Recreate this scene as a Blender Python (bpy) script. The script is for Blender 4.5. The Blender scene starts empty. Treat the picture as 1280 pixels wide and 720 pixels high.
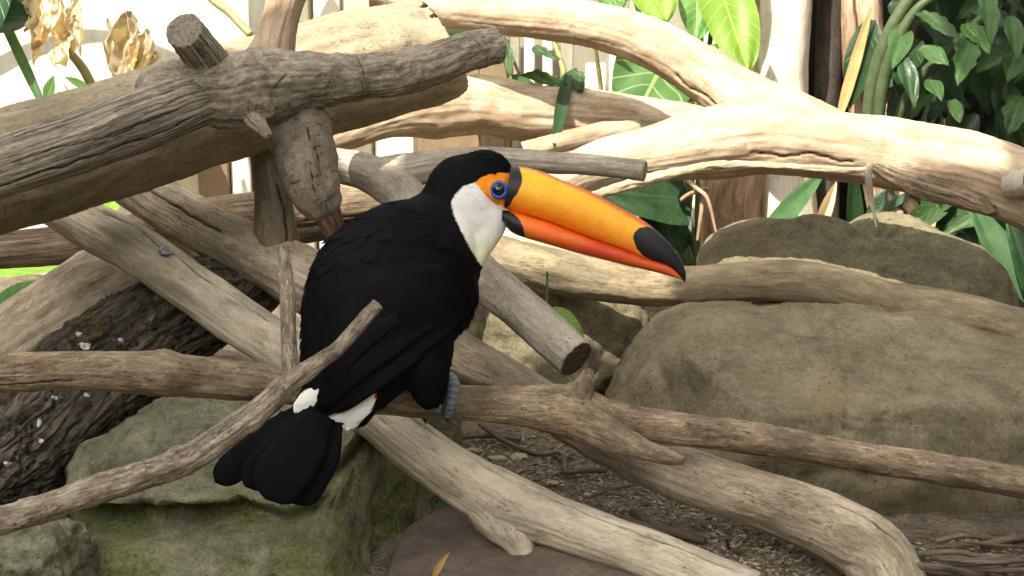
import bpy, bmesh, math, random
import numpy as np
from mathutils import Vector, Matrix
from mathutils.bvhtree import BVHTree

# ------------------------------------------------------------------ camera, sky, sun, exposure
scene = bpy.context.scene
COL = scene.collection
random.seed(11)
RNG = np.random.RandomState(11)
W, H, FPX = 1280.0, 720.0, 2080.0
PITCH = math.radians(13.0)
CAM = np.array([0.0, 0.0, 0.658])
FWD = np.array([0.0, math.cos(PITCH), -math.sin(PITCH)])
UP = np.array([0.0, math.sin(PITCH), math.cos(PITCH)])
RIGHT = np.array([1.0, 0.0, 0.0])
cam_d = bpy.data.cameras.new('camera')
cam = bpy.data.objects.new('camera', cam_d)
COL.objects.link(cam)
cam.location = CAM
cam.rotation_euler = (math.pi / 2 - PITCH, 0, 0)
cam_d.sensor_width = 36.0
cam_d.lens = FPX * 36.0 / W
cam_d.clip_start = 0.02
cam_d.clip_end = 300
cam_d.dof.use_dof = True
cam_d.dof.focus_distance = 1.62
cam_d.dof.aperture_fstop = 36.0
scene.camera = cam

SUN_DIR = Vector((0.38, 0.52, -0.88)).normalized()
world = bpy.data.worlds.new('World')
scene.world = world
world.use_nodes = True
wn = world.node_tree
bg = wn.nodes['Background']
sky = wn.nodes.new('ShaderNodeTexSky')
sky.sky_type = 'NISHITA'
sky.sun_disc = False
sky.sun_elevation = math.asin(-SUN_DIR.z)
sky.sun_rotation = math.atan2(-SUN_DIR.x, -SUN_DIR.y)
sky.air_density = 1.0
sky.dust_density = 4.0
sky.ozone_density = 0.6
hsv = wn.nodes.new('ShaderNodeHueSaturation')
hsv.inputs['Saturation'].default_value = 0.14
warm = wn.nodes.new('ShaderNodeMix')
warm.data_type = 'RGBA'
warm.blend_type = 'MULTIPLY'
warm.inputs[0].default_value = 1.0
warm.inputs[7].default_value = (1.03, 0.985, 0.91, 1)      # hazy, tree-filtered daylight
wn.links.new(sky.outputs[0], hsv.inputs['Color'])
wn.links.new(hsv.outputs[0], warm.inputs[6])
wn.links.new(warm.outputs[2], bg.inputs['Color'])
bg.inputs['Strength'].default_value = 0.15
sun_d = bpy.data.lights.new('sun', 'SUN')
sun_d.energy = 3.2
sun_d.angle = math.radians(0.4)
sun_d.color = (1.0, 0.93, 0.80)
sun = bpy.data.objects.new('sun', sun_d)
COL.objects.link(sun)
sun.rotation_euler = SUN_DIR.to_track_quat('-Z', 'Y').to_euler()
sun.location = (-2, -2, 4)
vs = scene.view_settings
vs.view_transform = 'Standard'
vs.look = 'None'
vs.exposure = 1.75
vs.gamma = 1.0
scene.cycles.use_denoising = True
scene.cycles.max_bounces = 6

# ------------------------------------------------------------------ geometry helpers
def at(px, py, d):
    """a point of the place: picture coordinates at a measured distance d (metres)"""
    return CAM + d * (FWD + RIGHT * ((px - W / 2) / FPX) + UP * ((H / 2 - py) / FPX))

def proj(P):
    q = np.asarray(P) - CAM
    d = q @ FWD
    return W / 2 + FPX * (q @ RIGHT) / d, H / 2 - FPX * (q @ UP) / d, d

_perm = np.random.RandomState(5).permutation(256)
_perm = np.concatenate([_perm, _perm, _perm])
_g = np.random.RandomState(6).randn(256, 3)
_g /= np.linalg.norm(_g, axis=1)[:, None]

def pn(p):
    p = np.asarray(p, float)
    i = np.floor(p).astype(int)
    f = p - i
    i &= 255
    u = f * f * f * (f * (f * 6 - 15) + 10)
    out = np.zeros(p.shape[:-1])
    for dx in (0, 1):
        for dy in (0, 1):
            for dz in (0, 1):
                h = _perm[_perm[_perm[(i[..., 0] + dx) & 255] + ((i[..., 1] + dy) & 255)] + ((i[..., 2] + dz) & 255)]
                g = _g[h & 255]
                dd = (f[..., 0] - dx) * g[..., 0] + (f[..., 1] - dy) * g[..., 1] + (f[..., 2] - dz) * g[..., 2]
                wx = u[..., 0] if dx else 1 - u[..., 0]
                wy = u[..., 1] if dy else 1 - u[..., 1]
                wz = u[..., 2] if dz else 1 - u[..., 2]
                out += dd * wx * wy * wz
    return out * 1.6

def fbm(p, o=4, gain=0.5):
    a, s, out = 1.0, 1.0, 0
    for k in range(o):
        out = out + a * pn(np.asarray(p) * s + 17.3 * k)
        a *= gain
        s *= 2.03
    return out

def ridged(p, o=3):
    a, s, out = 1.0, 1.0, 0
    for k in range(o):
        out = out + a * (1 - np.abs(pn(np.asarray(p) * s + 9.1 * k)) * 2)
        a *= 0.5
        s *= 2.1
    return out

def sstep(a, b, x):
    t = np.clip((x - a) / (b - a), 0, 1)
    return t * t * (3 - 2 * t)

def catmull(P, n=24):
    P = np.asarray(P, float)
    Q = np.vstack([2 * P[0] - P[1], P, 2 * P[-1] - P[-2]])
    out = []
    for i in range(1, len(Q) - 2):
        t = np.linspace(0, 1, n, endpoint=False)[:, None]
        a, b, c, d = Q[i - 1], Q[i], Q[i + 1], Q[i + 2]
        out.append(0.5 * (2 * b + (c - a) * t + (2 * a - 5 * b + 4 * c - d) * t ** 2 + (3 * b - a - 3 * c + d) * t ** 3))
    out.append(P[-1:])
    return np.vstack(out)

def resample(C, step):
    """C: n x k polyline (first three columns are position)"""
    L = np.concatenate([[0], np.cumsum(np.linalg.norm(np.diff(C[:, :3], axis=0), axis=1))])
    n = max(6, int(L[-1] / step))
    s = np.linspace(0, L[-1], n)
    return s, np.stack([np.interp(s, L, C[:, k]) for k in range(C.shape[1])], 1)

def sd_poly(x, y, poly):
    """signed distance to polygon, negative inside"""
    poly = np.asarray(poly, float)
    d2 = np.full(np.shape(x), 1e18)
    ins = np.zeros(np.shape(x), bool)
    n = len(poly)
    for i in range(n):
        ax, ay = poly[i]
        bx, by = poly[(i + 1) % n]
        ex, ey = bx - ax, by - ay
        t = np.clip(((x - ax) * ex + (y - ay) * ey) / (ex * ex + ey * ey + 1e-12), 0, 1)
        d2 = np.minimum(d2, (x - ax - t * ex) ** 2 + (y - ay - t * ey) ** 2)
        if ay != by:
            c = ((ay > y) != (by > y)) & (x < (bx - ax) * (y - ay) / (by - ay) + ax)
            ins ^= c
    return np.sqrt(d2) * np.where(ins, -1, 1)

def sd_line(x, y, line):
    line = np.asarray(line, float)
    d2 = np.full(np.shape(x), 1e18)
    for i in range(len(line) - 1):
        ax, ay = line[i]
        ex, ey = line[i + 1] - line[i]
        t = np.clip(((x - ax) * ex + (y - ay) * ey) / (ex * ex + ey * ey + 1e-12), 0, 1)
        d2 = np.minimum(d2, (x - ax - t * ex) ** 2 + (y - ay - t * ey) ** 2)
    return np.sqrt(d2)

def new_obj(name, V, F, mat, parent=None, origin=None, attrs=None, smooth=True, mats=None, fmat=None):
    V = np.asarray(V, float)
    if origin is None:
        origin = np.array([V[:, 0].mean(), V[:, 1].mean(), V[:, 2].min()])
    if parent is not None:
        origin = np.array(parent['_o'])
    me = bpy.data.meshes.new(name)
    me.from_pydata((V - origin).tolist(), [], [tuple(f) for f in F])
    me.update()
    if smooth:
        me.polygons.foreach_set('use_smooth', np.ones(len(me.polygons), bool))
    for k, a in (attrs or {}).items():
        a = np.asarray(a, np.float32)
        if a.ndim == 2:
            at_ = me.attributes.new(k, 'FLOAT_VECTOR', 'POINT')
            at_.data.foreach_set('vector', a.ravel())
        else:
            at_ = me.attributes.new(k, 'FLOAT', 'POINT')
            at_.data.foreach_set('value', a)
    for m in (mats or [mat]):
        me.materials.append(m)
    if fmat is not None:
        me.polygons.foreach_set('material_index', np.asarray(fmat, np.int32))
    o = bpy.data.objects.new(name, me)
    COL.objects.link(o)
    if parent is None:
        o.location = origin
    else:
        o.parent = parent
    o['_o'] = [float(c) for c in origin]
    return o

def empty(name, loc):
    o = bpy.data.objects.new(name, None)
    COL.objects.link(o)
    o.location = loc
    o.empty_display_size = 0.02
    o['_o'] = [float(c) for c in loc]
    return o

def T(o, label, cat, group=None):
    o['label'] = label
    o['category'] = cat
    if group:
        o['group'] = group
    return o

def struct(o, kind='structure'):
    o['kind'] = kind
    return o

# ------------------------------------------------------------------ materials
class NT:
    def __init__(self, name):
        self.m = bpy.data.materials.new(name)
        self.m.use_nodes = True
        self.t = self.m.node_tree
        self.t.nodes.clear()
        self.out = self.t.nodes.new('ShaderNodeOutputMaterial')
        self.b = self.t.nodes.new('ShaderNodeBsdfPrincipled')
        self.t.links.new(self.b.outputs[0], self.out.inputs[0])

    def n(self, typ, **kw):
        nd = self.t.nodes.new(typ)
        for k, v in kw.items():
            setattr(nd, k, v)
        return nd

    def link(self, a, b):
        self.t.links.new(a, b)

    def put(self, sock, v):
        if isinstance(v, bpy.types.NodeSocket):
            self.link(v, sock)
        elif isinstance(v, (tuple, list)) and len(v) == 3 and sock.type == 'RGBA':
            sock.default_value = (*v, 1)
        else:
            sock.default_value = v

    def attr(self, name, vec=False):
        nd = self.n('ShaderNodeAttribute', attribute_name=name)
        return nd.outputs['Vector' if vec else 'Fac']

    def obj(self):
        return self.n('ShaderNodeTexCoord').outputs['Object']

    def map(self, v, scale=(1, 1, 1), loc=(0, 0, 0)):
        nd = self.n('ShaderNodeMapping')
        self.link(v, nd.inputs['Vector'])
        nd.inputs['Scale'].default_value = scale
        nd.inputs['Location'].default_value = loc
        return nd.outputs[0]

    def noise(self, v, scale=1.0, detail=4, rough=0.55, dist=0.0, color=False):
        nd = self.n('ShaderNodeTexNoise')
        self.link(v, nd.inputs['Vector'])
        nd.inputs['Scale'].default_value = scale
        nd.inputs['Detail'].default_value = detail
        nd.inputs['Roughness'].default_value = rough
        nd.inputs['Distortion'].default_value = dist
        return nd.outputs['Color' if color else 'Fac']

    def vor(self, v, scale=1.0, feat='DISTANCE_TO_EDGE', rnd=1.0):
        nd = self.n('ShaderNodeTexVoronoi', feature=feat)
        self.link(v, nd.inputs['Vector'])
        nd.inputs['Scale'].default_value = scale
        nd.inputs['Randomness'].default_value = rnd
        return nd.outputs['Distance']

    def ramp(self, f, stops, interp='LINEAR'):
        nd = self.n('ShaderNodeValToRGB')
        nd.color_ramp.interpolation = interp
        el = nd.color_ramp.elements
        while len(el) < len(stops):
            el.new(0.5)
        for e, (p, c) in zip(el, stops):
            e.position = p
            e.color = (*c, 1) if not isinstance(c, (int, float)) else (c, c, c, 1)
        self.link(f, nd.inputs[0])
        return nd.outputs[0]

    def mr(self, f, a, b, c=0.0, d=1.0, smooth=False):
        nd = self.n('ShaderNodeMapRange')
        if smooth:
            nd.interpolation_type = 'SMOOTHSTEP'
        self.put(nd.inputs[0], f)
        for i, v in enumerate((a, b, c, d)):
            self.put(nd.inputs[i + 1], v)
        return nd.outputs[0]

    def math(self, op, a, b=0.0, clamp=False):
        nd = self.n('ShaderNodeMath', operation=op, use_clamp=clamp)
        self.put(nd.inputs[0], a)
        self.put(nd.inputs[1], b)
        return nd.outputs[0]

    def mix(self, f, a, b, mode='MIX'):
        nd = self.n('ShaderNodeMix', data_type='RGBA', blend_type=mode)
        self.put(nd.inputs[0], f)
        self.put(nd.inputs[6], a)
        self.put(nd.inputs[7], b)
        return nd.outputs[2]

    def vadd(self, a, b, sc=1.0):
        s = self.n('ShaderNodeVectorMath', operation='SCALE')
        self.link(b, s.inputs[0])
        s.inputs[3].default_value = sc
        nd = self.n('ShaderNodeVectorMath', operation='ADD')
        self.link(a, nd.inputs[0])
        self.link(s.outputs[0], nd.inputs[1])
        return nd.outputs[0]

    def bump(self, h, strength=0.5, dist=0.002, normal=None):
        nd = self.n('ShaderNodeBump')
        self.link(h, nd.inputs['Height'])
        nd.inputs['Strength'].default_value = strength
        nd.inputs['Distance'].default_value = dist
        if normal is not None:
            self.link(normal, nd.inputs['Normal'])
        return nd.outputs[0]

    def fin(self, col, rough=0.8, normal=None, spec=0.3):
        self.put(self.b.inputs['Base Color'], col)
        self.put(self.b.inputs['Roughness'], rough)
        self.b.inputs['Specular IOR Level'].default_value = spec
        if normal is not None:
            self.link(normal, self.b.inputs['Normal'])
        return self.m

def wood(name, dark, mid, light, fibre=0.35, fleck=0.5, speck=0.3, blotch=(7, 18), grain=(9, 170),
         ringcrack=0.0, plates=0.0, bump=0.5, bdist=0.0012, stain=None, stain_amt=0.0, endc=None, rough=0.82, algae=0.0, trough=0.0):
    t = NT(name)
    g = t.attr('gc', True)
    warp = t.noise(t.map(g, (22, 40, 40)), 1.0, 4, color=True)
    gw = t.vadd(g, warp, 0.006)
    bl = t.noise(t.map(gw, (blotch[0] * 1.7, blotch[1] * 2.0, blotch[1] * 2.0)), 1.0, 7, 0.66)
    col = t.ramp(bl, [(0.30, dark), (0.47, mid), (0.66, light)])
    fb = t.noise(t.map(gw, (grain[0] * 1.8, grain[1] * 2.2, grain[1] * 2.2)), 1.0, 5, 0.68)
    fb2 = t.noise(t.map(gw, (grain[0] * 5, grain[1] * 5.5, grain[1] * 5.5), (3, 1, 2)), 1.0, 4, 0.7)
    fsum = t.math('ADD', t.math('MULTIPLY', fb, 0.65), t.math('MULTIPLY', fb2, 0.35))
    fr = t.mr(fsum, 0.36, 0.62, 1 - fibre * 1.35, 1 + fibre * 0.8)
    col = t.mix(1.0, col, t.mix(0.0, fr, fr), 'MULTIPLY') if False else t.mix(1.0, col, fr, 'MULTIPLY')
    # elongated dark flecks, only in some areas
    fk = t.noise(t.map(gw, (130, 620, 620), (7, 3, 1)), 1.0, 3, 0.65)
    area = t.noise(t.map(g, (20, 44, 44), (2, 9, 4)), 1.0, 5, 0.65)
    fkm = t.math('MULTIPLY', t.mr(fk, 0.54, 0.63, 0, 1), t.mr(area, 0.43, 0.60, 0.12, 1))
    col = t.mix(t.math('MULTIPLY', fkm, fleck), col, tuple(c * 0.42 for c in dark))
    # pale worn specks
    sp = t.noise(t.map(gw, (130, 330, 330), (1, 5, 8)), 1.0, 4, 0.7)
    spm = t.math('MULTIPLY', t.mr(sp, 0.55, 0.66, 0, 1), t.mr(area, 0.60, 0.42, 0.0, 1))
    col = t.mix(t.math('MULTIPLY', spm, speck), col, tuple(min(0.8, c * 1.35 + 0.03) for c in light))
    h = t.math('ADD', t.math('MULTIPLY', fsum, 1.0), t.math('MULTIPLY', fkm, -0.35))
    # dust and knots: dark pinholes and thin hairline checks along the grain
    hl = t.noise(t.map(gw, (14, 300, 300), (5, 8, 3)), 1.0, 2, 0.5)
    hlm = t.math('MULTIPLY', t.mr(t.math('ABSOLUTE', t.math('SUBTRACT', hl, 0.5)), 0.0, 0.022, 1, 0), t.mr(area, 0.52, 0.64, 0, 1))
    col = t.mix(t.math('MULTIPLY', hlm, 0.6), col, tuple(c * 0.3 for c in dark))
    pv = t.vor(t.map(gw, (160, 260, 260), (9, 1, 3)), 1.0, 'F1')
    pvm = t.math('MULTIPLY', t.mr(pv, 0.10, 0.17, 1, 0), t.mr(bl, 0.5, 0.42, 0, 1))
    col = t.mix(t.math('MULTIPLY', pvm, 0.7), col, tuple(c * 0.22 for c in dark))
    h = t.math('ADD', h, t.math('MULTIPLY', hlm, -0.5))
    if plates > 0:
        vv = t.vor(t.map(gw, (16, 60, 60)), 1.0)
        pm = t.mr(vv, 0.02, 0.16, 1, 0)
        col = t.mix(t.math('MULTIPLY', pm, plates), col, tuple(c * 0.3 for c in dark))
        h = t.math('ADD', h, t.math('MULTIPLY', pm, -1.2))
    if ringcrack > 0:
        rc = t.noise(t.map(gw, (420, 60, 60), (4, 4, 4)), 1.0, 4, 0.6)
        rm = t.math('MULTIPLY', t.mr(rc, 0.60, 0.67, 0, 1), t.mr(area, 0.40, 0.60, 0.15, 1))
        col = t.mix(t.math('MULTIPLY', rm, ringcrack), col, tuple(c * 0.35 for c in dark))
        h = t.math('ADD', h, t.math('MULTIPLY', rm, -0.6))
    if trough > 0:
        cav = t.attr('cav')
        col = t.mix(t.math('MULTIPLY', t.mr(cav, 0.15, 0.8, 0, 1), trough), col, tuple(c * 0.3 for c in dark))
    if stain is not None:
        sm = t.noise(t.map(gw, (11, 24, 24), (11, 2, 6)), 1.0, 7, 0.7)
        col = t.mix(t.math('MULTIPLY', t.mr(sm, 0.46, 0.60, 0, 1), stain_amt), col, stain)
    if algae > 0:
        am = t.noise(t.map(g, (16, 16, 16), (1, 12, 6)), 1.0, 5, 0.65)
        col = t.mix(t.math('MULTIPLY', t.mr(am, 0.48, 0.68, 0, 1), algae), col, (0.10, 0.13, 0.05))
    # cracks and sawn ends
    crk = t.attr('crk')
    col = t.mix(t.mr(crk, 0.25, 0.8, 0, 0.93), col, (0.018, 0.013, 0.010))
    e = endc or tuple(0.55 * a + 0.45 * b for a, b in zip(mid, light))
    cp = t.attr('cap')
    en = t.noise(t.map(g, (40, 260, 260)), 1.0, 4, 0.7)
    ecol = t.mix(t.mr(en, 0.35, 0.65, 0, 1), tuple(c * 0.45 for c in e), e)
    col = t.mix(t.mr(cp, 0.3, 0.7, 0, 1), col, ecol)
    fine = t.noise(t.map(g, (420, 640, 640)), 1.0, 2, 0.6)
    h = t.math('ADD', h, t.math('MULTIPLY', fine, 0.25))
    return t.fin(col, rough, t.bump(h, bump, bdist), 0.25)

M = {}
M['pale'] = wood('pale_driftwood', (0.23, 0.175, 0.115), (0.40, 0.33, 0.235), (0.53, 0.46, 0.345), fibre=0.18, fleck=0.8, speck=0.5, grain=(20, 120), stain=(0.15, 0.12, 0.085), stain_amt=0.6, bump=0.8, bdist=0.0018, algae=0.12)
M['bleached'] = wood('bleached_driftwood', (0.30, 0.25, 0.18), (0.51, 0.445, 0.325), (0.61, 0.55, 0.42), fibre=0.12, fleck=0.6, speck=0.3, grain=(16, 90), stain=(0.23, 0.205, 0.175), stain_amt=0.5, bump=0.7, bdist=0.0018)
M['tan'] = wood('tan_driftwood', (0.17, 0.115, 0.07), (0.29, 0.215, 0.14), (0.40, 0.32, 0.215), fibre=0.3, fleck=0.6, speck=0.5, grain=(12, 150), stain=(0.13, 0.105, 0.08), stain_amt=0.5)
M['perch'] = wood('perch_wood', (0.14, 0.10, 0.064), (0.26, 0.195, 0.125), (0.40, 0.32, 0.21), fibre=0.34, fleck=0.85, speck=0.8, grain=(30, 150), blotch=(14, 30), stain=(0.085, 0.062, 0.044), stain_amt=0.55, bump=0.8, bdist=0.0018)
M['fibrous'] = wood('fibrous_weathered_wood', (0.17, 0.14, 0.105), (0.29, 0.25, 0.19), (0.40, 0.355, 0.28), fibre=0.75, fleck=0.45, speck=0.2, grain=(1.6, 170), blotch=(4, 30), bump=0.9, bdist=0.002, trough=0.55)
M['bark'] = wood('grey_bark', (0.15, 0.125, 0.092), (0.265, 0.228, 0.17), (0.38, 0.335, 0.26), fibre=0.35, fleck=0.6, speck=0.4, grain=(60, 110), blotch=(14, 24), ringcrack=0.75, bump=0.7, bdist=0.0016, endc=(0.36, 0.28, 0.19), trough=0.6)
M['barkring'] = wood('wrinkled_bark', (0.13, 0.105, 0.078), (0.235, 0.198, 0.148), (0.33, 0.285, 0.22), fibre=0.22, fleck=0.5, speck=0.3, grain=(150, 40), blotch=(16, 24), ringcrack=0.9, bump=0.8, bdist=0.0018)
M['smoothbark'] = wood('smooth_tan_bark', (0.20, 0.16, 0.10), (0.31, 0.255, 0.165), (0.40, 0.335, 0.225), fibre=0.18, fleck=0.85, speck=0.15, grain=(26, 60), blotch=(5, 10), ringcrack=0.7, bump=0.45, stain=(0.16, 0.145, 0.105), stain_amt=0.35, endc=(0.40, 0.30, 0.19))
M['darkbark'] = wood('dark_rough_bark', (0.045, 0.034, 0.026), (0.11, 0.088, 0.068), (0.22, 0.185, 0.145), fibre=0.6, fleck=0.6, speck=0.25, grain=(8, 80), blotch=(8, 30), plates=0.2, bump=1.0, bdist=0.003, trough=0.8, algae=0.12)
M['sunlog'] = wood('cream_log', (0.30, 0.215, 0.135), (0.44, 0.345, 0.235), (0.56, 0.465, 0.33), fibre=0.18, fleck=0.45, speck=0.3, grain=(6, 90), blotch=(6, 20), stain=(0.27, 0.17, 0.10), stain_amt=0.55)
M['dull'] = wood('dull_grey_log', (0.13, 0.10, 0.07), (0.21, 0.17, 0.115), (0.30, 0.25, 0.17), fibre=0.3, fleck=0.5, speck=0.3, grain=(9, 110), stain=(0.12, 0.095, 0.07), stain_amt=0.5)
M['muted'] = wood('muddy_branch', (0.15, 0.115, 0.07), (0.235, 0.185, 0.115), (0.33, 0.27, 0.175), fibre=0.18, fleck=0.4, speck=0.45, grain=(12, 60), blotch=(9, 22), stain=(0.11, 0.092, 0.062), stain_amt=0.65, algae=0.15, bump=0.7, bdist=0.002)
M['greybranch'] = wood('grey_white_branch', (0.21, 0.18, 0.14), (0.36, 0.32, 0.255), (0.47, 0.43, 0.35), fibre=0.16, fleck=0.75, speck=0.35, grain=(40, 110), ringcrack=0.25, endc=(0.10, 0.075, 0.05), stain=(0.18, 0.155, 0.12), stain_amt=0.4)
M['greyend'] = wood('grey_split_branch', (0.21, 0.18, 0.14), (0.34, 0.30, 0.235), (0.43, 0.39, 0.31), fibre=0.3, fleck=0.6, speck=0.3, grain=(8, 130))
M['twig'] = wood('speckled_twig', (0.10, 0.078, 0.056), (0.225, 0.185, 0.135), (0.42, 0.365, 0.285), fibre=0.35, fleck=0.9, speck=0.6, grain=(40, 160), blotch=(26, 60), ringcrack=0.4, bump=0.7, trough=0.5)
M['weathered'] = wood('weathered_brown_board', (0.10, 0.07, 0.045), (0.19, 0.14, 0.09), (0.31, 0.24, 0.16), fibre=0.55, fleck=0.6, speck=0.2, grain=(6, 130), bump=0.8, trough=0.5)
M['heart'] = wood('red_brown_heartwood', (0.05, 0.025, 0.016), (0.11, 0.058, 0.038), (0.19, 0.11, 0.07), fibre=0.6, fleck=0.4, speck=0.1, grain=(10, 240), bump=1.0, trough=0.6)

def plain(name, col, rough=0.6, spec=0.4, metal=0.0, var=0.25, sc=60):
    t = NT(name)
    n = t.noise(t.obj(), sc, 4, 0.6)
    c = t.mix(t.mr(n, 0.3, 0.7, 0, 1), tuple(x * (1 - var) for x in col), tuple(min(1, x * (1 + var)) for x in col))
    t.b.inputs['Metallic'].default_value = metal
    return t.fin(c, rough, t.bump(n, 0.2, 0.001), spec)
M['metal'] = plain('dull_zinc', (0.30, 0.33, 0.38), 0.45, 0.5, 0.7)

# ------------------------------------------------------------------ limb builder
def limb(name, pts, mat, seed=0, parent=None, seg=64, step=0.0035, lump=0.07, lumpf=16.0, fib=0.02, fibn=9, fine=0.012,
         caps=('cut', 'cut'), bumps=(), cracks=(), barkridge=0.0, label=None, cat='branch', group=None, flat=1.0, tilt=(0, 0), taperflare=0.0, rings=()):
    P = np.array([np.append(at(a, b, d), r * d / FPX) for a, b, d, r in pts])
    C = catmull(P)
    s, C = resample(C, step)
    pos, rad = C[:, :3], np.maximum(C[:, 3], 0.0006)
    n = len(s)
    tan = np.gradient(pos, axis=0)
    tan /= np.linalg.norm(tan, axis=1)[:, None]
    nrm = -FWD[None] - tan * (tan @ -FWD)[:, None]
    nrm /= np.linalg.norm(nrm, axis=1)[:, None]
    bn = np.cross(nrm, tan)
    th = np.linspace(0, 2 * math.pi, seg, endpoint=False)
    S = s[:, None] + 0 * th[None]
    R0 = rad[:, None] + 0 * S
    c, sn = np.cos(th)[None] + 0 * S, np.sin(th)[None] + 0 * S
    off = seed * 7.31
    rm = rad.mean()
    q = np.stack([S * lumpf + off, c * 1.3 + off, sn * 1.3 - off], -1)
    f = 1 + lump * fbm(q, 3)
    if fib:
        q = np.stack([S * 6 + off, c * fibn + 3, sn * fibn + off], -1)
        fb = fbm(q, 3)
        f = f + fib * fb
    cav = np.zeros_like(S)
    if fine:
        q = np.stack([S * 160 + off, c * rm * 160, sn * rm * 160], -1)
        f = f + fine * fbm(q, 2)
    if barkridge:
        wv = fbm(np.stack([S * 12 + off, c * 2, sn * 2], -1), 2) * 0.55
        q = np.stack([S * 6 + off, (c + wv) * 3.8, (sn - wv) * 3.8], -1)
        rg = 1 - np.abs(fbm(q, 3)) * 2.2
        rg = np.clip(rg, -0.6, 1)
        f = f - barkridge * np.clip(rg, 0, 1) ** 2 + barkridge * 0.4
        q = np.stack([S * 18 + off, c * 6, sn * 6], -1)
        k2 = np.clip(pn(q), 0, 1)
        f = f - barkridge * 0.28 * k2
        cav = np.clip(rg, 0, 1) ** 3 * 0.8 + k2 * 0.35
    elif fib:
        cav = np.clip(-fb * 1.1, 0, 1)
    crk = np.zeros_like(S)
    for (s0, dth, amp, ws, wt) in bumps:          # fraction along, angle (deg, 0 faces viewer, 90 up), amp as fraction, widths
        a = (th[None] - math.radians(dth) + math.pi) % (2 * math.pi) - math.pi
        f = f + amp * np.exp(-((S - s0 * s[-1]) / ws) ** 2 - (a / wt) ** 2)
    for (s0, s1, d0, d1, wid, dep) in cracks:     # long checks in the wood
        u = np.clip((S / s[-1] - s0) / max(1e-6, s1 - s0), 0, 1)
        inside = sstep(0, 0.06, (S / s[-1] - s0) / (s1 - s0)) * sstep(0, 0.06, (s1 - S / s[-1]) / (s1 - s0))
        wob = fbm(np.stack([S * 22 + off + 5, S * 0, S * 0 + s0 * 9], -1), 3) * 0.16
        a = th[None] - (math.radians(d0) + (math.radians(d1 - d0)) * u + wob)
        a = (a + math.pi) % (2 * math.pi) - math.pi
        g = np.exp(-(a * R0 / wid) ** 2) * inside
        f = f - g * dep / R0
        crk = np.maximum(crk, g)
    for (s0, wid, dep) in rings:                  # encircling grooves
        wob = fbm(np.stack([c * 1.5 + off, sn * 1.5, S * 0 + s0 * 31], -1), 2) * wid * 1.6
        g = np.exp(-((S - s0 * s[-1] - wob) / wid) ** 2)
        f = f - g * dep
        crk = np.maximum(crk, g * 0.75)
    if taperflare:
        f = f * (1 + taperflare * np.exp(-S / (rm * 1.6)))
    rr = R0 * f
    V = pos[:, None] + rr[..., None] * (nrm[:, None] * c[..., None] * flat + bn[:, None] * sn[..., None])
    gc = np.stack([S + off, rr * c, rr * sn], -1)
    verts, gcs, caps_a, crks, cavs, faces = [V.reshape(-1, 3)], [gc.reshape(-1, 3)], [np.zeros(n * seg)], [crk.ravel()], [cav.ravel()], []
    idx = np.arange(n * seg).reshape(n, seg)
    r1 = np.roll(idx, -1, 1)
    q = np.stack([idx[:-1], r1[:-1], r1[1:], idx[1:]], -1).reshape(-1, 4)
    faces += q.tolist()
    tot = n * seg
    for e, style in enumerate(caps):
        ring = V[0] if e == 0 else V[-1]
        cen = ring.mean(0)
        t = -tan[0] if e == 0 else tan[-1]
        R_ = rad[0] if e == 0 else rad[-1]
        last = idx[0] if e == 0 else idx[-1]
        ks = (0.94, 0.8, 0.6, 0.4, 0.2, 0.05) if style != 'round' else (0.96, 0.86, 0.7, 0.5, 0.28, 0.08)
        for k in ks:
            if style == 'round':
                o_ = math.sqrt(1 - k * k) * R_ * 0.75
                nz = 0
            elif style == 'broken':
                o_ = R_ * 0.25
                nz = R_ * 0.75 * fbm(np.stack([np.cos(th) * 3.2 * k + off, np.sin(th) * 3.2 * k, th * 0 + e], -1), 3)
            else:
                o_ = R_ * (0.05 if k < 0.9 else 0.03)
                nz = R_ * 0.07 * fbm(np.stack([np.cos(th) * 4 * k + off, np.sin(th) * 4 * k, th * 0 + e], -1), 3)
            tl = 0
            if style != 'round':
                d_ = (ring - cen) * k
                tl = (d_ @ UP) * tilt[e]
            rv = cen + (ring - cen) * k + t * np.reshape(np.broadcast_to(o_ + nz + tl, (seg,)), (seg, 1))
            verts.append(rv)
            gcs.append(gc[0 if e == 0 else -1] * np.array([1, k, k]))
            caps_a.append(np.full(seg, 0.0 if style == 'round' else 1.0))
            crks.append(np.zeros(seg))
            cavs.append(np.zeros(seg))
            new = np.arange(tot, tot + seg)
            tot += seg
            a, b = (last, new) if e == 1 else (new, last)
            faces += np.stack([a, np.roll(a, -1), np.roll(b, -1), b], -1).tolist()
            last = new
        faces.append(tuple(last if e == 1 else last[::-1]))
    VV = np.vstack(verts)
    o = new_obj(name, VV, faces, mat, parent, attrs={'gc': np.vstack(gcs), 'cap': np.concatenate(caps_a), 'crk': np.concatenate(crks), 'cav': np.concatenate(cavs)})
    if label:
        T(o, label, cat, group)
    return o

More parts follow.
